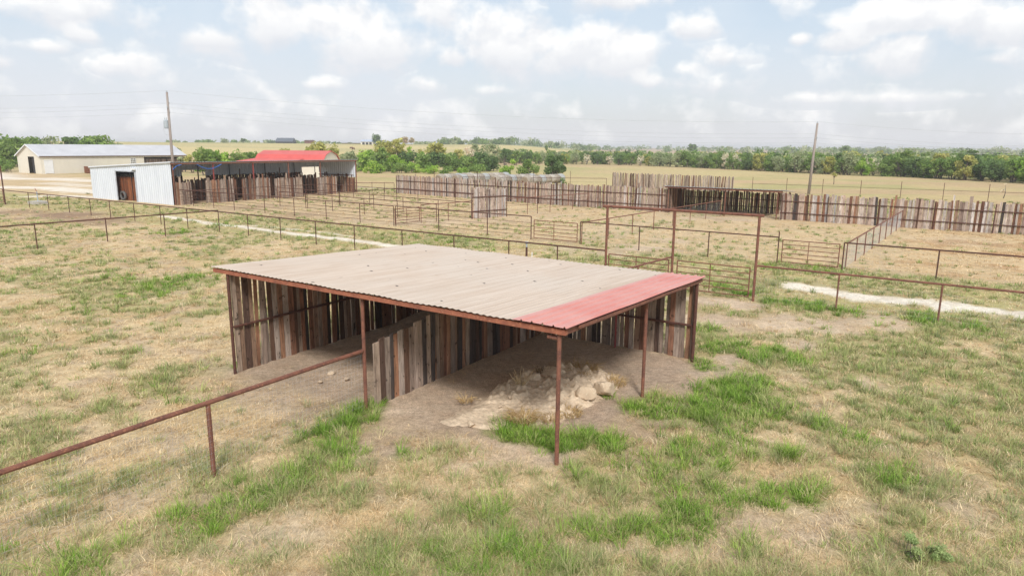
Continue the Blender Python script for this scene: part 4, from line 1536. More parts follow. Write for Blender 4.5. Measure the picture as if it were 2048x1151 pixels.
# ------------------------------------------------------------------ hay bales
def bale_mesh(seed):
    r = np.random.RandomState(seed)
    mb = MB()
    n, m = 26, 9
    vs, fs, cs = [], [], []
    for j in range(m):
        t = j / (m - 1)
        for i in range(n):
            a = 2 * math.pi * i / n
            rad = .76 * (1 - .22 * (abs(t - .5) * 2) ** 4) + .015 * r.randn()
            z = .76 + math.sin(a) * rad
            z = max(z, .02)
            vs.append((math.cos(a) * rad * 1.02, (t - .5) * 1.45, z))
    for j in range(m - 1):
        for i in range(n):
            fs.append((j * n + i, j * n + (i + 1) % n, (j + 1) * n + (i + 1) % n, (j + 1) * n + i))
    mb.add(vs, fs)
    base = np.array([(.33, .285, .235), (.40, .36, .315), (.28, .24, .20), (.36, .37, .37)][seed % 4])
    mb.c = [tuple(base * (.85 + .3 * r.rand())) for _ in vs]
    end = MB()
    for s, j in ((-1, 0), (1, m - 1)):
        ring = [vs[j * n + i] for i in range(n)]
        inner = [(x_ * .5, y_ + s * .03, .76 + (z_ - .76) * .5) for x_, y_, z_ in ring]
        ctr = (0, s * (.725 + .02), .76)
        f = [(i, (i + 1) % n, n + (i + 1) % n, n + i) for i in range(n)] + [(n + i, n + (i + 1) % n, 2 * n) for i in range(n)]
        end.add(ring + inner + [ctr], f)
    a = mb.build('net_wrap', M_BALE, smooth=True)
    b = end.build('hay_end', M_HAY)
    return a, b


protos = [bale_mesh(i) for i in range(4)]
used_proto = [False] * 4


def place_bale(p, rz, k_, label, grp):
    root = empty('hay_bale', p, label, 'hay bale', grp)
    root.rotation_euler = (0, 0, rz)
    for o in protos[k_]:
        if not used_proto[k_]:
            c_ = o
        else:
            c_ = o.copy()
            COL.objects.link(c_)
        c_.parent = root
    used_proto[k_] = True


rowdef = [(872, 366.5, 6, 'farthest left'), (905, 367.5, 10, 'longest'), (981, 370, 8, 'third'), (1043, 370.5, 8, 'rightmost')]
vd = W(0, 1) - W(0, 0)
bi = 0
for (px, py, n, nm) in rowdef:
    p0 = at(px + 10, py)
    for i in range(n):
        p = Vector((p0[0], p0[1], 0)) + vd * (i * 1.58) + Vector((random.uniform(-.05, .05), random.uniform(-.04, .04), 0))
        rz = math.atan2(vd.y, vd.x) - math.pi / 2 + random.uniform(-.03, .03)
        lab = 'front round bale of the %s bale row, brown hay end showing' % nm if i == 0 else 'grey wrapped round bale behind the front one in the %s bale row' % nm
        place_bale(p, rz, bi % 4, lab, 'round bales in the %s row' % nm)
        bi += 1

# ------------------------------------------------------------------ utility poles and lines
pr = at(1617, 388)
pl_uv = (-81.5, 42.6)
PL, PR = W(*pl_uv), Vector((pr[0], pr[1], 0))
line = (PR - PL).normalized()


def utility_pole(base, top, lean, label, transformer):
    root = empty('utility_pole', base, label, 'utility pole', 'utility poles')
    mb = MB()
    tp = base + Vector((lean[0], lean[1], top))
    mb.tube([base - Vector((0, 0, .3)), base.lerp(tp, .5), tp], [.20, .165, .13], 12)
    mb.build('pole', M_POLE, root, smooth=True)
    side = Vector((-line.y, line.x, 0))
    for z, s in ((-1.35, 1), (-1.9, -1), (-2.55, 1)):
        mb = MB()
        c_ = tp + Vector((0, 0, z))
        mb.tube([c_, c_ + side * s * .3], .03, 6)
        mb.tube([c_ + side * s * .3 - Vector((0, 0, .09)), c_ + side * s * .3 + Vector((0, 0, .09))], .06, 8)
        mb.build('insulator', M_STEELGREY, root)
    mb = MB()
    mb.tube([tp, tp + Vector((0, 0, .22))], [.03, .05], 8)
    mb.tube([tp + Vector((0, 0, .02)), tp + Vector((0, 0, .06))], .14, 12)
    mb.build('pole_cap', M_STEELGREY, root)
    if transformer:
        c_ = tp + Vector((-.42, -.12, -4.6))
        mb = MB()
        mb.tube([c_, c_ + Vector((0, 0, .08)), c_ + Vector((0, 0, .98)), c_ + Vector((0, 0, 1.08))], [.25, .29, .29, .2], 16)
        t = mb.build('transformer', M_STEELGREY, root, smooth=False)
        mb = MB()
        for dx in (-.1, .1):
            mb.tube([c_ + Vector((dx, 0, 1.08)), c_ + Vector((dx, 0, 1.45))], [.05, .03], 8)
        mb.build('bushing', M_STEELGREY, t)
        mb = MB()
        mb.tube([c_ + Vector((-.28, 0, .6)), c_ + Vector((-.42, 0, 0)), c_ + Vector((-.2, 0, -.75)), c_ + Vector((.3, .1, -.9))], .018, 5)
        mb.build('service_loop', M_CABLE, root)
    return tp


tl = utility_pole(PL, 12.55, (.1, 0), 'tall wooden utility pole with grey transformer can behind the white barn end', True)
tr = utility_pole(PR, 9.35, (.30, .0), 'shorter wooden utility pole standing alone before the far field', False)
# neighbours out of the picture carry the lines on
ext = (tr - tl)
left_end = tl - Vector((ext.x * .9, ext.y * .9, 0)) + Vector((0, 0, .6))
right_end = tr + Vector((ext.x * .7, ext.y * .7, -.4))
names = [('topmost thin power line strung across the two poles', .2, 0), ('second thin power line strung across the two poles', -1.35, .3), ('third thin power line strung across the two poles', -1.9, -.3), ('lowest thin power line strung across the two poles', -2.55, .3)]
side = Vector((-line.y, line.x, 0))
for lab, dz, so in names:
    mb = MB()
    pts = []
    for a, b, sag in ((left_end, tl, 1.3), (tl, tr, 1.2), (tr, right_end, 1.2)):
        for i in range(17):
            t = i / 16
            if pts and i == 0:
                continue
            p = a.lerp(b, t) + side * so + Vector((0, 0, dz - sag * 4 * t * (1 - t)))
            pts.append(p)
    mb.tube(pts, .012, 4, cap=False)
    tag(mb.build('power_line', M_CABLE), lab, 'power line', 'power lines')

# ------------------------------------------------------------------ taps, markers
wt = empty('water_hydrant', W(-70.9, 21.6), 'grey yard hydrant on a concrete pad behind the lane fence at left', 'hydrant')
mb = MB()
mb.ubox(-71.7, -70.2, 21.0, 22.2, -.05, .3)
mb.build('concrete_pad', M_CONCRETE, wt)
mb = MB()
mb.tube([W(-70.9, 21.6, .3), W(-70.9, 21.6, 1.25)], .05, 8)
mb.tube([W(-70.9, 21.6, 1.15), W(-70.6, 21.55, 1.0)], .04, 6)
mb.build('riser_pipe', M_STEELGREY, wt)
mb = MB()
mb.bar(W(-70.9, 21.6, 1.25), W(-71.2, 21.6, 1.55), .04, .04)
mb.build('handle', M_RED_IRON, wt)
hx = W(-11.9, f2(-11.9) + .9)
vv = empty('water_hydrant', hx, 'dark water valve pipe peeking over the cream roof edge by the lane fence', 'hydrant')
mb = MB()
mb.tube([hx, hx + Vector((0, 0, 1.05))], .055, 8)
mb.build('riser_pipe', M_RUST_DARK, vv)
mb = MB()
mb.tube([hx + Vector((0, 0, 1.05)), hx + Vector((0, 0, 1.2))], .04, 8)
mb.tube([hx + Vector((-.08, 0, 1.27)), hx + Vector((.08, 0, 1.27))], .06, 8)
mb.build('valve_head', M_STEELGREY, vv)
mk = hx + Vector((.28, .05, 0))
mb = MB()
mb.bar(mk - Vector((0, 0, .1)), mk + Vector((0, 0, .78)), .04, .025)
tag(mb.build('marker_stake', M_WHITE), 'thin white marker stake beside the dark valve pipe', 'marker stake')

# ------------------------------------------------------------------ vegetation
LEAFK = 1.45
GREENS = {'bright': [(0.180, 0.303, 0.042), (0.250, 0.372, 0.056), (0.136, 0.233, 0.036), (0.320, 0.425, 0.083)],
          'mid': [(0.128, 0.206, 0.046), (0.171, 0.250, 0.060), (0.093, 0.154, 0.036), (0.215, 0.285, 0.083)],
          'olive': [(0.285, 0.294, 0.078), (0.355, 0.346, 0.109), (0.215, 0.233, 0.065), (0.425, 0.390, 0.135)],
          'grey': [(0.233, 0.276, 0.135), (0.303, 0.338, 0.179), (0.163, 0.206, 0.100), (0.372, 0.390, 0.232)],
          'dark': [(0.084, 0.136, 0.042), (0.110, 0.180, 0.056), (0.066, 0.101, 0.036), (0.154, 0.224, 0.078)],
          'bare': [(0.583, 0.495, 0.389), (0.600, 0.583, 0.477), (0.495, 0.408, 0.319), (0.425, 0.390, 0.232)],
          'russet': [(0.390, 0.268, 0.162), (0.320, 0.285, 0.127), (0.460, 0.320, 0.197), (0.250, 0.233, 0.100)]}


def crown_arrays(seed, h, w, kind, nl, trunk=.25, leaf=.2, lobes=None, open_=.35):
    r = np.random.RandomState(seed)
    lobes = lobes or max(7, int(w * h * .9))
    ctr = []
    for i in range(lobes):
        a, q = r.rand() * 6.283, math.sqrt(r.rand()) * .72
        zz = trunk + (1 - trunk) * (.10 + .80 * r.rand())
        env = math.sqrt(max(0.08, 1 - ((zz - trunk) / (1 - trunk) - .42) ** 2 / .42))
        ctr.append((math.cos(a) * q * w / 2 * env, math.sin(a) * q * w / 2 * env, zz * h, (.13 + .15 * r.rand()) * w * .75))
    ctr = np.array(ctr)
    k_ = r.randint(0, lobes, nl)
    dirv = r.randn(nl, 3)
    dirv /= np.linalg.norm(dirv, axis=1)[:, None]
    rad = ctr[k_, 3] * (open_ + (1.12 - open_) * r.rand(nl) ** .6)
    P0 = ctr[k_, :3] + dirv * rad[:, None] * np.array([1, 1, .8])
    P0[:, 2] = np.clip(P0[:, 2], .04 * h, None)
    # leaf clump cards
    n_ = r.randn(nl, 3) * .8 + dirv
    n_ /= np.linalg.norm(n_, axis=1)[:, None]
    t_ = np.cross(n_, r.randn(nl, 3))
    t_ /= np.linalg.norm(t_, axis=1)[:, None]
    b_ = np.cross(n_, t_)
    s_ = leaf * (.5 + r.rand(nl))[:, None]
    V = np.stack([P0 - t_ * s_ - b_ * s_ * .25, P0 + b_ * s_ * .55, P0 + t_ * s_ + b_ * s_ * .1, P0 - b_ * s_ * .6], 1)
    pal = np.array(GREENS[kind], 'f') * LEAFK
    lobe_t = pal[r.randint(0, len(pal), lobes)]
    c_ = lobe_t[k_] * .55 + pal[r.randint(0, len(pal), nl)] * .45
    c_ = c_ * (.75 + .5 * r.rand(nl))[:, None]
    Q = np.arange(nl * 4).reshape(-1, 4)
    return V.reshape(-1, 3), Q, np.repeat(c_, 4, 0), ctr


PROTO = {}


def proto_tree(key):
    """(crown mesh, trunk mesh) for a unit kind, cached"""
    if key in PROTO:
        return PROTO[key]
    seed, h, w, kind, trunk, nl, leaf = key
    V, Q, c_, ctr = crown_arrays(seed, h, w, kind, nl, trunk, leaf)
    co = mesh_np('crown', V, Q, c_, M_LEAF)
    cm_ = co.data
    bpy.data.objects.remove(co)
    r = random.Random(seed)
    mb = MB()
    nst = 1 if trunk > .2 else 3
    for s in range(nst):
        b0 = Vector((r.uniform(-.1, .1) * w * (nst > 1), r.uniform(-.1, .1) * w * (nst > 1), -.2))
        fork = Vector((b0.x * 1.6 + r.uniform(-.15, .15), b0.y * 1.6 + r.uniform(-.15, .15), max(trunk, .18) * h))
        mb.tube([b0, b0.lerp(fork, .5) + Vector((.05, .03, 0)), fork], [.035 * h, .028 * h, .022 * h], 7)
        for q in r.sample(range(len(ctr)), min(6, len(ctr))):
            e = Vector(ctr[q, :3])
            mb.tube([fork, fork.lerp(e, .55) + Vector((0, 0, .05 * h)), e], [.018 * h, .011 * h, .005 * h], 5)
    to = mb.build('trunk', M_BARK)
    tm = to.data
    bpy.data.objects.remove(to)
    PROTO[key] = (cm_, tm)
    return PROTO[key]


def tree(p, key, label, group, cat='tree', name='tree', scale=1.0, rz=None, sz=1.0):
    cm_, tm = proto_tree(key)
    root = empty(name, p, label, cat, group)
    root.scale = (scale, scale, scale * sz)
    root.rotation_euler = (0, 0, random.uniform(0, 6.28) if rz is None else rz)
    for nm, me in (('crown', cm_), ('trunk', tm)):
        o = bpy.data.objects.new(nm, me)
        COL.objects.link(o)
        o.parent = root
    return root


def veg(px, ytop, Y, wpx, kind, label, trunk=.08, nl=1500, name='bush', cat='bush', group=None, ybase=None, leaf=None):
    """plant one tree by survey: centre column px, top row ytop, distance Y, width in photo pixels"""
    b = at_depth(px, 400, Y)
    z0 = gz1((b[0], b[1]))
    topz = at_depth(px, ytop, Y)[2]
    h = max(topz - z0, .8)
    w = wpx / F_PX * math.hypot(b[0], b[1])
    key = (int(px * 7 + ytop), round(h, 2), round(w, 2), kind, trunk, nl, leaf or max(.10, .055 * math.sqrt(w * h)))
    return tree(Vector((b[0], b[1], z0)), key, label, group, cat, name, rz=0)


GL = 'trees behind the beige barn'
veg(12, 279, 172, 66, 'mid', 'leafy green tree at the far left edge beside the beige barn', .1, 2200, 'tree', 'tree', GL)
veg(-25, 281, 160, 60, 'mid', 'green tree cut by the left edge of the photo', .1, 1500, 'tree', 'tree', GL)
veg(45, 276, 185, 60, 'mid', 'second green tree from the left, just before the barn gable', .12, 2000, 'tree', 'tree', GL)
veg(80, 276, 200, 46, 'mid', 'green tree crown directly above the barn gable peak', .2, 1500, 'tree', 'tree', GL)
veg(117, 271, 205, 38, 'grey', 'thin grey spreading tree above the left half of the barn roof', .35, 420, 'tree', 'tree', GL)
veg(100, 279, 215, 40, 'grey', 'pale grey green crown beside the thin spreading tree', .2, 900, 'tree', 'tree', GL)
veg(158, 274, 200, 42, 'dark', 'dark round tree above the middle of the barn roof', .25, 1200, 'tree', 'tree', GL)
veg(204, 273, 200, 64, 'mid', 'wide leafy tree above the barn roof, largest on the right', .2, 1800, 'tree', 'tree', GL)
veg(180, 282, 215, 40, 'dark', 'low dark crown between the dark round and the wide leafy tree', .2, 800, 'tree', 'tree', GL)
veg(240, 284, 215, 30, 'grey', 'small tree top at the right end of the row behind the barn', .2, 700, 'tree', 'tree', GL)
veg(255, 286, 260, 24, 'grey', 'tiny tree top past the right end of the barn row', .2, 400, 'tree', 'tree', GL)
veg(10, 318, 145, 44, 'mid', 'low green bush in the grass at the left edge', .05, 900, group=GL)
veg(24, 330, 140, 24, 'mid', 'smaller low bush next to the beige barn gable', .05, 500, group=GL)
GM = 'bushes between the barns'
veg(363, 295, 240, 14, 'dark', 'small lone tree on the golden slope right of the tall pole', .3, 350, 'tree', 'tree', GM)
for i, (px, yt, w, k_, lab) in enumerate([(415, 298, 46, 'mid', 'leftmost green bush above the long barn roof'), (448, 301, 46, 'bright', 'bright bush above the long barn roof, second from left'), (480, 298, 44, 'mid', 'leafy bush above the barn roof, third from left'), (503, 299, 36, 'mid', 'bush touching the left side of the red barn'),
                                         (390, 309, 30, 'olive', 'low olive bush between the tall pole and the long barn'), (372, 312, 24, 'grey', 'low grey scrub just right of the tall pole')]):
    veg(px, yt, 135 + 3 * i, w, k_, lab, .08, 1300, group=GM)
veg(545, 297, 230, 22, 'olive', 'faint olive bush on the golden slope above the red roof', .1, 500, group=GM)
veg(575, 296, 235, 30, 'olive', 'wide faint olive bush on the slope above the red roof', .1, 500, group=GM)
GB = 'trees and bushes in the green belt behind the hay bales'
veg(637, 284, 180, 54, 'olive', 'olive tree rising behind the right end of the red barn', .15, 1800, 'tree', 'tree', GB)
veg(668, 290, 178, 44, 'olive', 'rounded olive tree just right of the red barn', .12, 1400, 'tree', 'tree', GB)
belt = [(700, 303, 40, 'grey', 'grey green bush at the left end of the green belt'), (715, 322, 30, 'bright', 'bright low bush right beside the long barn end wall'), (735, 300, 52, 'bright', 'broad bright green bush near the left end of the belt'), (765, 296, 50, 'mid', 'tall leafy bush in the left half of the belt'),
        (790, 312, 46, 'bright', 'yellowish green bush in front of the tall leafy bush'), (818, 305, 46, 'dark', 'dark bush in the middle left of the belt'), (845, 310, 50, 'mid', 'rounded green bush in the middle of the belt'), (872, 303, 50, 'dark', 'dark green bush below the round olive tree'),
        (902, 310, 54, 'mid', 'wide green bush behind the left bale rows'), (935, 313, 50, 'mid', 'dense green bush above the longest bale row'), (962, 305, 50, 'dark', 'dark dense juniper like bush above the bales'), (983, 312, 40, 'dark', 'dark rounded bush at the right end of the belt')]
for i, (px, yt, w, k_, lab) in enumerate(belt):
    veg(px, yt, 160 + 3 * (i % 3) + i * .6, w, k_, lab, .04, 1700, group=GB)
for i, (px, yt, w) in enumerate([(748, 318, 50), (800, 326, 46), (830, 325, 40), (862, 330, 44), (895, 334, 40), (925, 335, 40), (760, 330, 40), (955, 330, 44), (700, 326, 40)]):
    veg(px, yt, 152 + (i % 3) * 2, w, ('bright', 'mid', 'bright')[i % 3], ['bright low bush along the front left foot of the belt', 'low green bush at the front foot of the belt, below the dark bush', 'yellowish low bush below the middle of the belt', 'low leafy bush behind the farthest left bale row', 'low bush peeping over the bale tops', 'spreading low bush over the longest bale row', 'low shrub at the foot of the tall leafy bush', 'low dark shrub at the foot of the juniper like bush', 'low shrub against the barn corner'][i], .03, 900, group=GB)
veg(773, 281, 190, 48, 'olive', 'tall olive tree standing over the left part of the belt', .12, 1600, 'tree', 'tree', GB)
veg(799, 276, 196, 36, 'olive', 'tallest olive tree of the belt, below the blue roofed shed', .12, 1500, 'tree', 'tree', GB)
veg(821, 291, 220, 18, 'bright', 'narrow yellow green tree on the golden slope', .15, 700, 'tree', 'tree', GB)
veg(875, 285, 200, 46, 'olive', 'big rounded olive tree over the middle of the belt', .08, 2200, 'tree', 'tree', GB)
veg(846, 296, 230, 24, 'olive', 'faint olive bush on the slope left of the rounded olive tree', .1, 500, group=GB)
veg(842, 303, 205, 30, 'bright', 'yellowish bush between the narrow and the rounded tree', .1, 700, group=GB)
veg(918, 298, 215, 28, 'olive', 'pale olive bush right of the rounded olive tree', .1, 700, group=GB)
veg(938, 291, 225, 28, 'bare', 'pale leafless bush behind the belt', .15, 420, group=GB)
veg(951, 285, 235, 22, 'grey', 'grey green tree right of the leafless bush', .3, 800, 'tree', 'tree', GB)
veg(970, 289, 235, 26, 'grey', 'sparse grey tree with bare limbs behind the dark bushes', .35, 520, 'tree', 'tree', GB)
veg(988, 288, 230, 28, 'grey', 'sparse grey tree at the right end of the belt', .35, 650, 'tree', 'tree', GB)
veg(1010, 298, 225, 26, 'dark', 'dark low tree left of the far wood', .15, 800, 'tree', 'tree', GB)
veg(1030, 300, 228, 24, 'mid', 'green low tree beginning the far wood', .15, 800, 'tree', 'tree', GB)
veg(1018, 319, 146, 38, 'bright', 'left half of the bright bush pair behind the bales', .03, 1400, group=GB)
veg(1055, 319, 149, 50, 'mid', 'right half of the bush pair behind the bales', .03, 1600, group=GB)
veg(1110, 313, 143, 52, 'dark', 'lone dark rounded juniper like bush right of the bales', .05, 2200, group=GB)
veg(1126, 357, 105, 26, 'dark', 'tiny brush pile bush beside the rightmost bale row', .02, 300, group=GB)

# small things in the field
veg(1664, 340, 120, 13, 'olive', 'spindly sapling in the far field right of the shorter pole', .45, 160, 'tree', 'sapling')
veg(2005, 366, 88, 12, 'bare', 'dead little sapling by the field fence at far right', .4, 90, 'tree', 'sapling')

GREENS['blue'] = [(.25, .33, .13), (.30, .37, .16), (.21, .28, .11), (.34, .39, .18)]
for px, py, hh, lab in ((1815, 1112, .42, 'feathery blue green weed in the right foreground, left of its neighbour'), (1873, 1118, .32, 'low feathery blue green weed in the right foreground, right of its neighbour')):
    b = at(px, py)
    tree(Vector((b[0], b[1], gz1(b))), (int(px), hh * .75, .5, 'blue', .03, 1600, .014), lab, 'weeds in the foreground', 'weed', 'weed', rz=0)
# the wood along the far side of the field
edge = [(1000, 327), (1060, 328), (1180, 329), (1300, 332), (1400, 336), (1500, 341), (1600, 346), (1700, 351), (1800, 354), (1900, 359), (2048, 367), (2200, 377)]
E_ = [at(*q) for q in edge]
keys = []
for i, (k_, h, w, t_) in enumerate([('mid', 4.9, 5.0, .07), ('dark', 5.2, 5.4, .05), ('grey', 5.0, 5.2, .08), ('mid', 5.6, 6.0, .06), ('dark', 4.3, 4.8, .04), ('grey', 5.4, 6.2, .1), ('mid', 4.2, 5.6, .03), ('olive', 4.6, 5.0, .06), ('bright', 4.4, 5.0, .05), ('bare', 4.2, 4.2, .1)]):
    keys.append((500 + i, h, w, k_, t_, 2000 if k_ != 'bare' else 600, .19))
KL = {'mid': 'mid green tree', 'dark': 'dark green tree', 'grey': 'grey green tree', 'olive': 'olive tree', 'bright': 'yellow green tree', 'bare': 'leafless pale tree'}
r = random.Random(44)
cnt = 0
for row in range(3):
    s_acc = 0.0
    for a, b in zip(E_[:-1], E_[1:]):
        a, b = Vector(a), Vector(b)
        L = (b - a).length
        while s_acc < L:
            p = a.lerp(b, s_acc / L)
            out = Vector((p.x, p.y, 0)).normalized()
            p = p + out * (1.5 + row * 4.2 + r.uniform(-1, 1.2)) + Vector((r.uniform(-.6, .6), 0, 0))
            key = r.choice(keys if row < 2 else keys[:7]) if r.random() > .12 else keys[0]
            sc_ = r.uniform(.78, 1.06) * (.80 + .26 * min(1, max(0, (p.x - 10) / 80)))
            lab = '%s in the %s of the wood across the field' % (KL[key[3]], ('front row', 'second row', 'third row')[row])
            tree(Vector((p.x, p.y, 0)), key, lab, 'trees of the far wood, %s, %s' % (KL[key[3]], ('front row', 'second row', 'third row')[row]), scale=sc_, sz=r.uniform(.9, 1.08))
            cnt += 1
            s_acc += (3.1 if row == 0 else 4.6 if row == 1 else 6.5) * r.uniform(.8, 1.25) * max(1.0, (L and math.hypot(p.x, p.y) / 190))
        s_acc -= L
print('wood trees', cnt)

# deeper wood and far tree lines, seen as masses
def woodland(name, label, spots, kinds, nl, leaf, seed):
    r = np.random.RandomState(seed)
    Vs, Qs, Cs, off = [], [], [], 0
    for i, (x, y, h, w) in enumerate(spots):
        V, Q, c_, _ = crown_arrays(seed * 1000 + i, h, w, kinds[r.randint(len(kinds))], nl, .06, leaf, lobes=8)
        z = gz1((x, y))
        Vs.append(V + np.array([x, y, z - .1]))
        Qs.append(Q + off)
        Cs.append(c_)
        off += len(V)
    o = mesh_np(name, np.concatenate(Vs), np.concatenate(Qs), np.concatenate(Cs), M_LEAF)
    return tag(o, label, 'woodland', kind='stuff')


spots = []
for i in range(420):
    t = random.random() * (len(E_) - 1)
    a, b = E_[int(t)], E_[int(t) + 1]
    p = a + (b - a) * (t - int(t))
    d = random.uniform(14, 90)
    n_ = p[:2] / np.hypot(*p[:2])
    if random.random() < .2 and p[0] < 60:
        continue
    spots.append((p[0] + n_[0] * d, p[1] + n_[1] * d, random.uniform(3.6, 4.9) * (.88 + .27 * min(1, max(0, (p[0] - 10) / 80))), random.uniform(5, 8)))
woodland('woodland', 'deeper green wood rising behind the front rows of trees', spots, ['mid', 'grey', 'dark', 'mid', 'olive'], 260, .42, 5)
spots = []
for i in range(420):
    px = random.uniform(1000, 2080)
    Y = random.choice([random.uniform(700, 800), random.uniform(900, 1300), random.uniform(1300, 1900)])
    if 1180 < px < 1420 and Y < 900:
        continue
    b = at_depth(px, 300, Y)
    spots.append((b[0], b[1], random.uniform(5.0, 9.5), random.uniform(9, 22)))
for i in range(60):
    px = random.uniform(880, 1010)
    Y = random.uniform(640, 900)
    b = at_depth(px, 300, Y)
    spots.append((b[0], b[1], random.uniform(4, 7), random.uniform(6, 14)))
for i in range(46):
    px = random.uniform(330, 930)
    Y = random.uniform(660, 760)
    b = at_depth(px, 300, Y)
    spots.append((b[0], b[1], random.uniform(.8, 2.0), random.uniform(6, 16)))
woodland('far_woodland', 'distant dark tree line along the horizon', spots, ['dark', 'mid', 'grey'], 110, 1.0, 6)
veg(1378, 288, 620, 20, 'dark', 'dark rounded tree standing above the horizon woods', .1, 900, 'tree', 'tree', 'lone trees on the horizon', leaf=.9)
veg(1680, 291, 560, 16, 'mid', 'pale green tree poking above the wood right of the shorter pole', .3, 700, 'tree', 'tree', 'lone trees on the horizon', leaf=.7)
veg(1092, 288, 420, 9, 'mid', 'thin tree top poking up left end of the wood', .3, 400, 'tree', 'tree', 'lone trees on the horizon', leaf=.5)
veg(1810, 296, 420, 24, 'grey', 'broad grey green tree above the right wood', .1, 900, 'tree', 'tree', 'lone trees on the horizon', leaf=.6)

# ------------------------------------------------------------------ farmstead on the hill
GH = 'trees on the golden hill'


def hill_pt(px, Y):
    b = at_depth(px, 300, Y)
    return Vector((b[0], b[1], gz1((b[0], b[1]))))


veg(757, 270, 560, 20, 'dark', 'round dark tree beside the blue roofed shed on the hill', .3, 1200, 'tree', 'tree', GH, leaf=.5)
veg(812, 274, 570, 18, 'russet', 'russet tree on the hill, left of its twin', .2, 700, 'tree', 'tree', GH, leaf=.5)
veg(826, 275, 570, 14, 'russet', 'russet tree on the hill, right of its twin', .25, 500, 'tree', 'tree', GH, leaf=.5)
veg(458, 279, 600, 18, 'grey', 'small grey tree on the hill top left of the farmhouse', .15, 500, 'tree', 'tree', GH, leaf=.5)
veg(494, 277, 600, 9, 'dark', 'tiny dark tree on the hill top', .2, 400, 'tree', 'tree', GH, leaf=.5)
veg(645, 284, 610, 6, 'bare', 'faint bare tree top on the hill skyline', .2, 150, 'tree', 'tree', GH, leaf=.4)
veg(923, 283, 620, 12, 'dark', 'small dark tree on the skyline right of the hill', .2, 500, 'tree', 'tree', GH, leaf=.6)


def small_building(px0, px1, Y, zt, zr_, label, wallm, roofm, depth=8, open_front=False, name='farm_building'):
    a, b = hill_pt(px0, Y), hill_pt(px1, Y)
    z = min(a.z, b.z) - .3
    root = empty(name, (a + b) / 2, label, 'farm building', 'buildings on the hill')
    L = (b - a).length
    d = (b - a).normalized()
    d.z = 0
    n = Vector((-d.y, d.x, 0))
    P = lambda s, t, zz: Vector((a.x, a.y, z)) + d * s + n * t + Vector((0, 0, zz))
    mb = MB()
    mb.hexa([P(0, 0, 0), P(L, 0, 0), P(L, depth, 0), P(0, depth, 0), P(0, 0, zt), P(L, 0, zt), P(L, depth, zt), P(0, depth, zt)])
    mb.build('wall', wallm, root)
    mb = MB()
    e = .4
    h = depth / 2
    mb.add([P(-e, -e, zt), P(L + e, -e, zt), P(L + e, h, zr_), P(-e, h, zr_), P(L + e, depth + e, zt), P(-e, depth + e, zt)], [(0, 1, 2, 3), (3, 2, 4, 5), (0, 3, 5), (1, 4, 2), (0, 5, 4, 1)])
    mb.build('roof', roofm, root)
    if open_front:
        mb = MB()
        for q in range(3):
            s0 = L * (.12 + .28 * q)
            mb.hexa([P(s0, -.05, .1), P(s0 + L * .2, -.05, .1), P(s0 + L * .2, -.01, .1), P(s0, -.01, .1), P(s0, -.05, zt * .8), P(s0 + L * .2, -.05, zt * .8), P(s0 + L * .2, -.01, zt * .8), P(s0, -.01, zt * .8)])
        mb.build('bay_shade_panel', M_DARK, root)  # dark slabs on the solid wall stand in for shade inside open bays
    return root


M_SLATE = mat_noise('dark_blue_roof', (.07, .085, .115), (.10, .115, .14), .5, .6)
M_BLUEROOF = mat_noise('pale_blue_roof', (.42, .48, .60), (.36, .42, .54), .5, .5)
small_building(552, 585, 640, 1.8, 5.2, 'dark roofed farmhouse on the skyline of the golden hill', M_DARK, M_SLATE, 12, name='farmhouse')
small_building(610, 627, 640, 2.2, 3.4, 'small brown shed right of the dark farmhouse on the hill', M_RUST, M_RUST_DARK, 5)
small_building(722, 747, 560, 2.6, 4.2, 'open shed with pale blue roof beside the round dark tree', M_BEIGE, M_BLUEROOF, 8, True)
small_building(684, 720, 640, .9, 1.1, 'long low wall of sheds left of the blue roofed shed', M_RUST_DARK, M_RUST_DARK, 4)

# cattle grazing on the hill
def cow_mesh():
    mb = MB()
    mb.tube([(-1.0, 0, 1.02), (-.9, 0, 1.05), (-.3, 0, 1.0), (.4, 0, 1.02), (.8, 0, 1.1), (1.0, 0, 1.15)], [.12, .34, .40, .38, .33, .2], 10)
    mb.tube([(.85, 0, 1.15), (1.25, 0, .75), (1.45, 0, .45)], [.24, .17, .12], 8)
    mb.tube([(1.40, 0, .55), (1.6, 0, .28)], [.15, .09], 8)
    for x_, y_ in ((-.8, .18), (-.8, -.18), (.65, .17), (.65, -.17)):
        mb.tube([(x_, y_, .95), (x_ + .04, y_, .5), (x_, y_, -.1)], [.15, .08, .06], 6)
    mb.tube([(-1.02, 0, 1.1), (-1.15, 0, .6)], [.04, .03], 5)
    return mb.build('cow', M_COW, smooth=True)


cw = cow_mesh()
for i, (px, Y, rz, lab) in enumerate([(703, 430, .4, 'brown cow grazing on the hill above the left end of the belt'), (707, 415, 2.6, 'brown cow beside another on the golden hill'), (725, 360, 1.2, 'brown cow grazing lower down the golden hill')]):
    o = cw if i == 0 else cw.copy()
    if i:
        COL.objects.link(o)
    p = hill_pt(px, Y)
    o.location = p
    o.rotation_euler = (0, 0, rz)
    tag(o, lab, 'cow', 'cattle on the hill')

# ------------------------------------------------------------------ air
mb = MB()
mb.box((-5200, -300, -3), (10400, 0, 0), (0, 5600, 0), (0, 0, 24))
hz = mb.build('haze', None)
hm = bpy.data.materials.new('haze')
hm.use_nodes = True
hnt = hm.node_tree
hnt.nodes.remove(hnt.nodes['Principled BSDF'])
pv = N(hnt, 'ShaderNodeVolumePrincipled')
pv.inputs['Color'].default_value = (.95, .96, .98, 1)
pv.inputs['Density'].default_value = .0004
hnt.links.new(pv.outputs[0], hnt.nodes['Material Output'].inputs['Volume'])
hz.data.materials.append(hm)
tag(hz, 'thin pale haze over the far woods and hill', 'haze', kind='stuff')

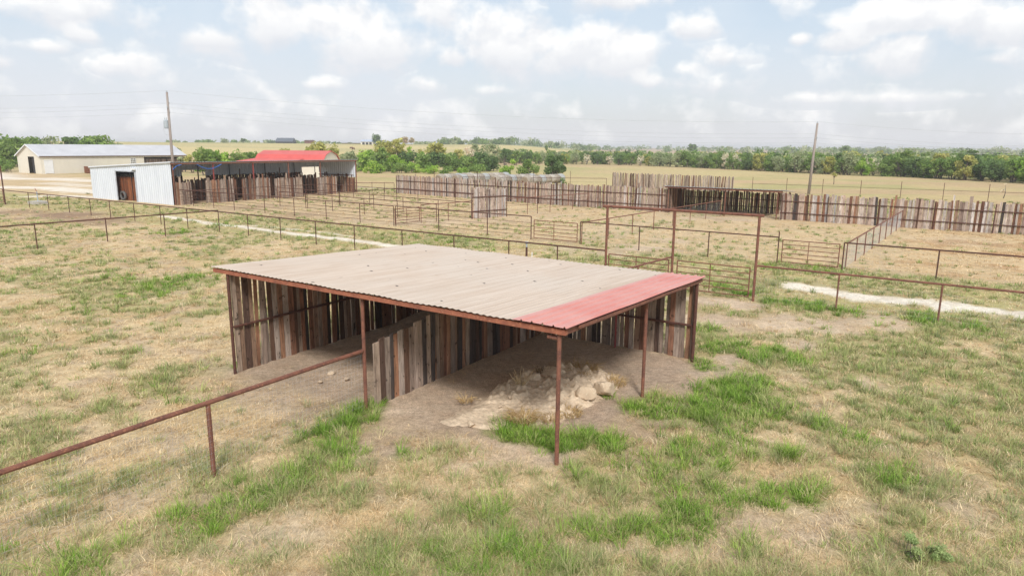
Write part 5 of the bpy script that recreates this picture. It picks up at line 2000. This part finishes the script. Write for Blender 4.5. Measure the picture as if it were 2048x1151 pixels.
# ------------------------------------------------------------------ sky
SUN_EL, SUN_AZ = math.radians(41), math.radians(174)   # azimuth clockwise from +Y: behind the viewer
world = bpy.data.worlds.new('World')
sc.world = world
world.use_nodes = True
nt = world.node_tree
bg = nt.nodes['Background']
sky = N(nt, 'ShaderNodeTexSky', sky_type='NISHITA')
sky.sun_disc = False
sky.sun_elevation = SUN_EL
sky.sun_rotation = SUN_AZ
sky.dust_density = 2.0
tc = N(nt, 'ShaderNodeTexCoord')
sep = N(nt, 'ShaderNodeSeparateXYZ')
nt.links.new(tc.outputs['Generated'], sep.inputs[0])
dx, dy, dz = sep.outputs
az = mathn(nt, 'ARCTAN2', dx, dy)
el = mathn(nt, 'ARCSINE', mathn(nt, 'MINIMUM', mathn(nt, 'MAXIMUM', dz, -1.0), 1.0))
CL = [  # clouds: photo column, row, half width, half height, weight
    (1000, 85, 95, 80, 1), (1075, 85, 70, 55, .9), (1230, 100, 115, 58, 1), (1140, 120, 120, 55, .9), (905, 118, 40, 26, .8), (640, 40, 210, 55, .8), (560, 30, 120, 50, .7), (790, 85, 110, 40, .75), (700, 100, 120, 45, .5), (860, 10, 90, 50, .5),
    (1800, 30, 110, 42, 1), (1740, 45, 80, 22, .8), (1805, 108, 80, 44, .95), (1690, 80, 65, 22, .8), (1390, 55, 62, 24, .8), (1602, 78, 26, 14, .8), (1990, 45, 80, 55, .9), (1440, 115, 60, 26, .5), (1370, 138, 60, 22, .5), (1330, 160, 70, 22, .45),
    (140, 18, 130, 36, .9), (265, 132, 60, 24, .8), (170, 68, 34, 18, .6), (85, 92, 42, 14, .6), (5, 125, 25, 14, .7), (430, 75, 90, 30, .5), (640, 168, 50, 16, .5), (520, 60, 160, 50, .4), (990, 182, 40, 14, .5), (860, 170, 50, 22, .5), (1480, 165, 90, 24, .4),
    (1620, 195, 90, 16, .4), (1780, 195, 110, 18, .4), (1250, 0, 130, 20, .5), (1990, 118, 40, 16, .5), (1950, 190, 70, 14, .35), (360, 160, 90, 30, .35)]
vec = N(nt, 'ShaderNodeCombineXYZ')
nt.links.new(az, vec.inputs[0])
nt.links.new(mathn(nt, 'MULTIPLY', el, 1.15), vec.inputs[1])
n_big = noise(nt, vec.outputs[0], 13, 9, 0.55, .1)
off = N(nt, 'ShaderNodeVectorMath', operation='ADD')
nt.links.new(vec.outputs[0], off.inputs[0])
off.inputs[1].default_value = (-.006, .022, 0)
n_up = noise(nt, off.outputs[0], 13, 9, 0.55, .1)
n_soft = noise(nt, vec.outputs[0], 4.2, 6, .6, .4)
best = None
rel_n, rel_d = 0.0, 1e-3
for px, py, rx, ry, wgt in CL:
    d_ = ray(px, py)
    d_ = d_ / np.linalg.norm(d_)
    a0, e0 = math.atan2(d_[0], d_[1]), math.asin(d_[2])
    ra, re = rx / F_PX * 1.0, ry / F_PX * 1.0
    qa = mathn(nt, 'MULTIPLY', mathn(nt, 'SUBTRACT', az, a0), 1 / ra)
    qe = mathn(nt, 'MULTIPLY', mathn(nt, 'SUBTRACT', el, e0), 1 / re)
    r2 = mathn(nt, 'MULTIPLY_ADD', qa, qa, mathn(nt, 'MULTIPLY', qe, qe))
    m_ = mathn(nt, 'MULTIPLY', mathn(nt, 'SUBTRACT', 1.0, mathn(nt, 'SQRT', r2)), wgt)
    mp_ = mathn(nt, 'MAXIMUM', mathn(nt, 'ADD', m_, .15), 0.0)
    rel_n = mathn(nt, 'MULTIPLY_ADD', mp_, qe, rel_n)
    rel_d = mathn(nt, 'ADD', rel_d, mp_)
    best = m_ if best is None else mathn(nt, 'SMOOTH_MAX', best, m_, .12)
# overhead and behind the viewer the sky carries broken cloud too
over = maprange(nt, el, .27, .5, 0, 1)
gen = mathn(nt, 'MULTIPLY', mathn(nt, 'SUBTRACT', n_soft, .42), 2.5)
field_ = mathn(nt, 'MAXIMUM', best, mathn(nt, 'MULTIPLY', over, gen))
dens = mathn(nt, 'ADD', mathn(nt, 'MAXIMUM', field_, -.6), mathn(nt, 'MULTIPLY', mathn(nt, 'SUBTRACT', n_big, .5), 2.3))
mask = maprange(nt, dens, .0, .42, 0, 1)
lit = maprange(nt, mathn(nt, 'SUBTRACT', n_big, n_up), -.10, .07, 0, 1)
rel = maprange(nt, mathn(nt, 'DIVIDE', rel_n, rel_d), -.55, .15, 0, 1)
lit = mathn(nt, 'MULTIPLY', mathn(nt, 'ADD', mathn(nt, 'MULTIPLY', lit, .55), .45), mathn(nt, 'ADD', mathn(nt, 'MULTIPLY', rel, .75), .25))
wisp = maprange(nt, n_soft, .36, .66, .70, .97)
hor = maprange(nt, el, .0, .16, 1, 0)
blue = N(nt, 'ShaderNodeVectorMath', operation='SCALE')
nt.links.new(sky.outputs[0], blue.inputs[0])
blue.inputs['Scale'].default_value = 0.10
veil = mixcol(nt, hor, (.510, .577, .648), (.605, .600, .622))
base = mixcol(nt, mathn(nt, 'MAXIMUM', wisp, hor), blue.outputs[0], veil)
cl_col = mixcol(nt, lit, (.540, .555, .595), (.79, .78, .765))
final = mixcol(nt, mathn(nt, 'MULTIPLY', mask, .9), base, cl_col)
nt.links.new(final, bg.inputs['Color'])
bg.inputs['Strength'].default_value = 1.0

# ------------------------------------------------------------------ sun
sd = bpy.data.lights.new('sun', 'SUN')
sd.energy = 2.3
sd.angle = math.radians(11)
sd.color = (1.0, .965, .91)
so = bpy.data.objects.new('sun', sd)
COL.objects.link(so)
dirv = Vector((math.sin(SUN_AZ) * math.cos(SUN_EL), math.cos(SUN_AZ) * math.cos(SUN_EL), math.sin(SUN_EL)))
so.rotation_euler = (-dirv).to_track_quat('-Z', 'Y').to_euler()
so.location = dirv * 60

# ------------------------------------------------------------------ camera and output
cd = bpy.data.cameras.new('camera')
cam = bpy.data.objects.new('camera', cd)
COL.objects.link(cam)
cd.sensor_width = 36
cd.lens = F_PX / 2048 * 36
cd.clip_start = .1
cd.clip_end = 12000
cam.matrix_world = Matrix(((RIGHT[0], UP[0], -FWD[0], 0), (RIGHT[1], UP[1], -FWD[1], 0), (RIGHT[2], UP[2], -FWD[2], CAMH), (0, 0, 0, 1)))
sc.camera = cam
sc.view_settings.view_transform = 'Standard'
sc.view_settings.look = 'None'
sc.view_settings.exposure = 0.5
sc.view_settings.gamma = 1
sc.cycles.max_bounces = 6
sc.cycles.use_denoising = True
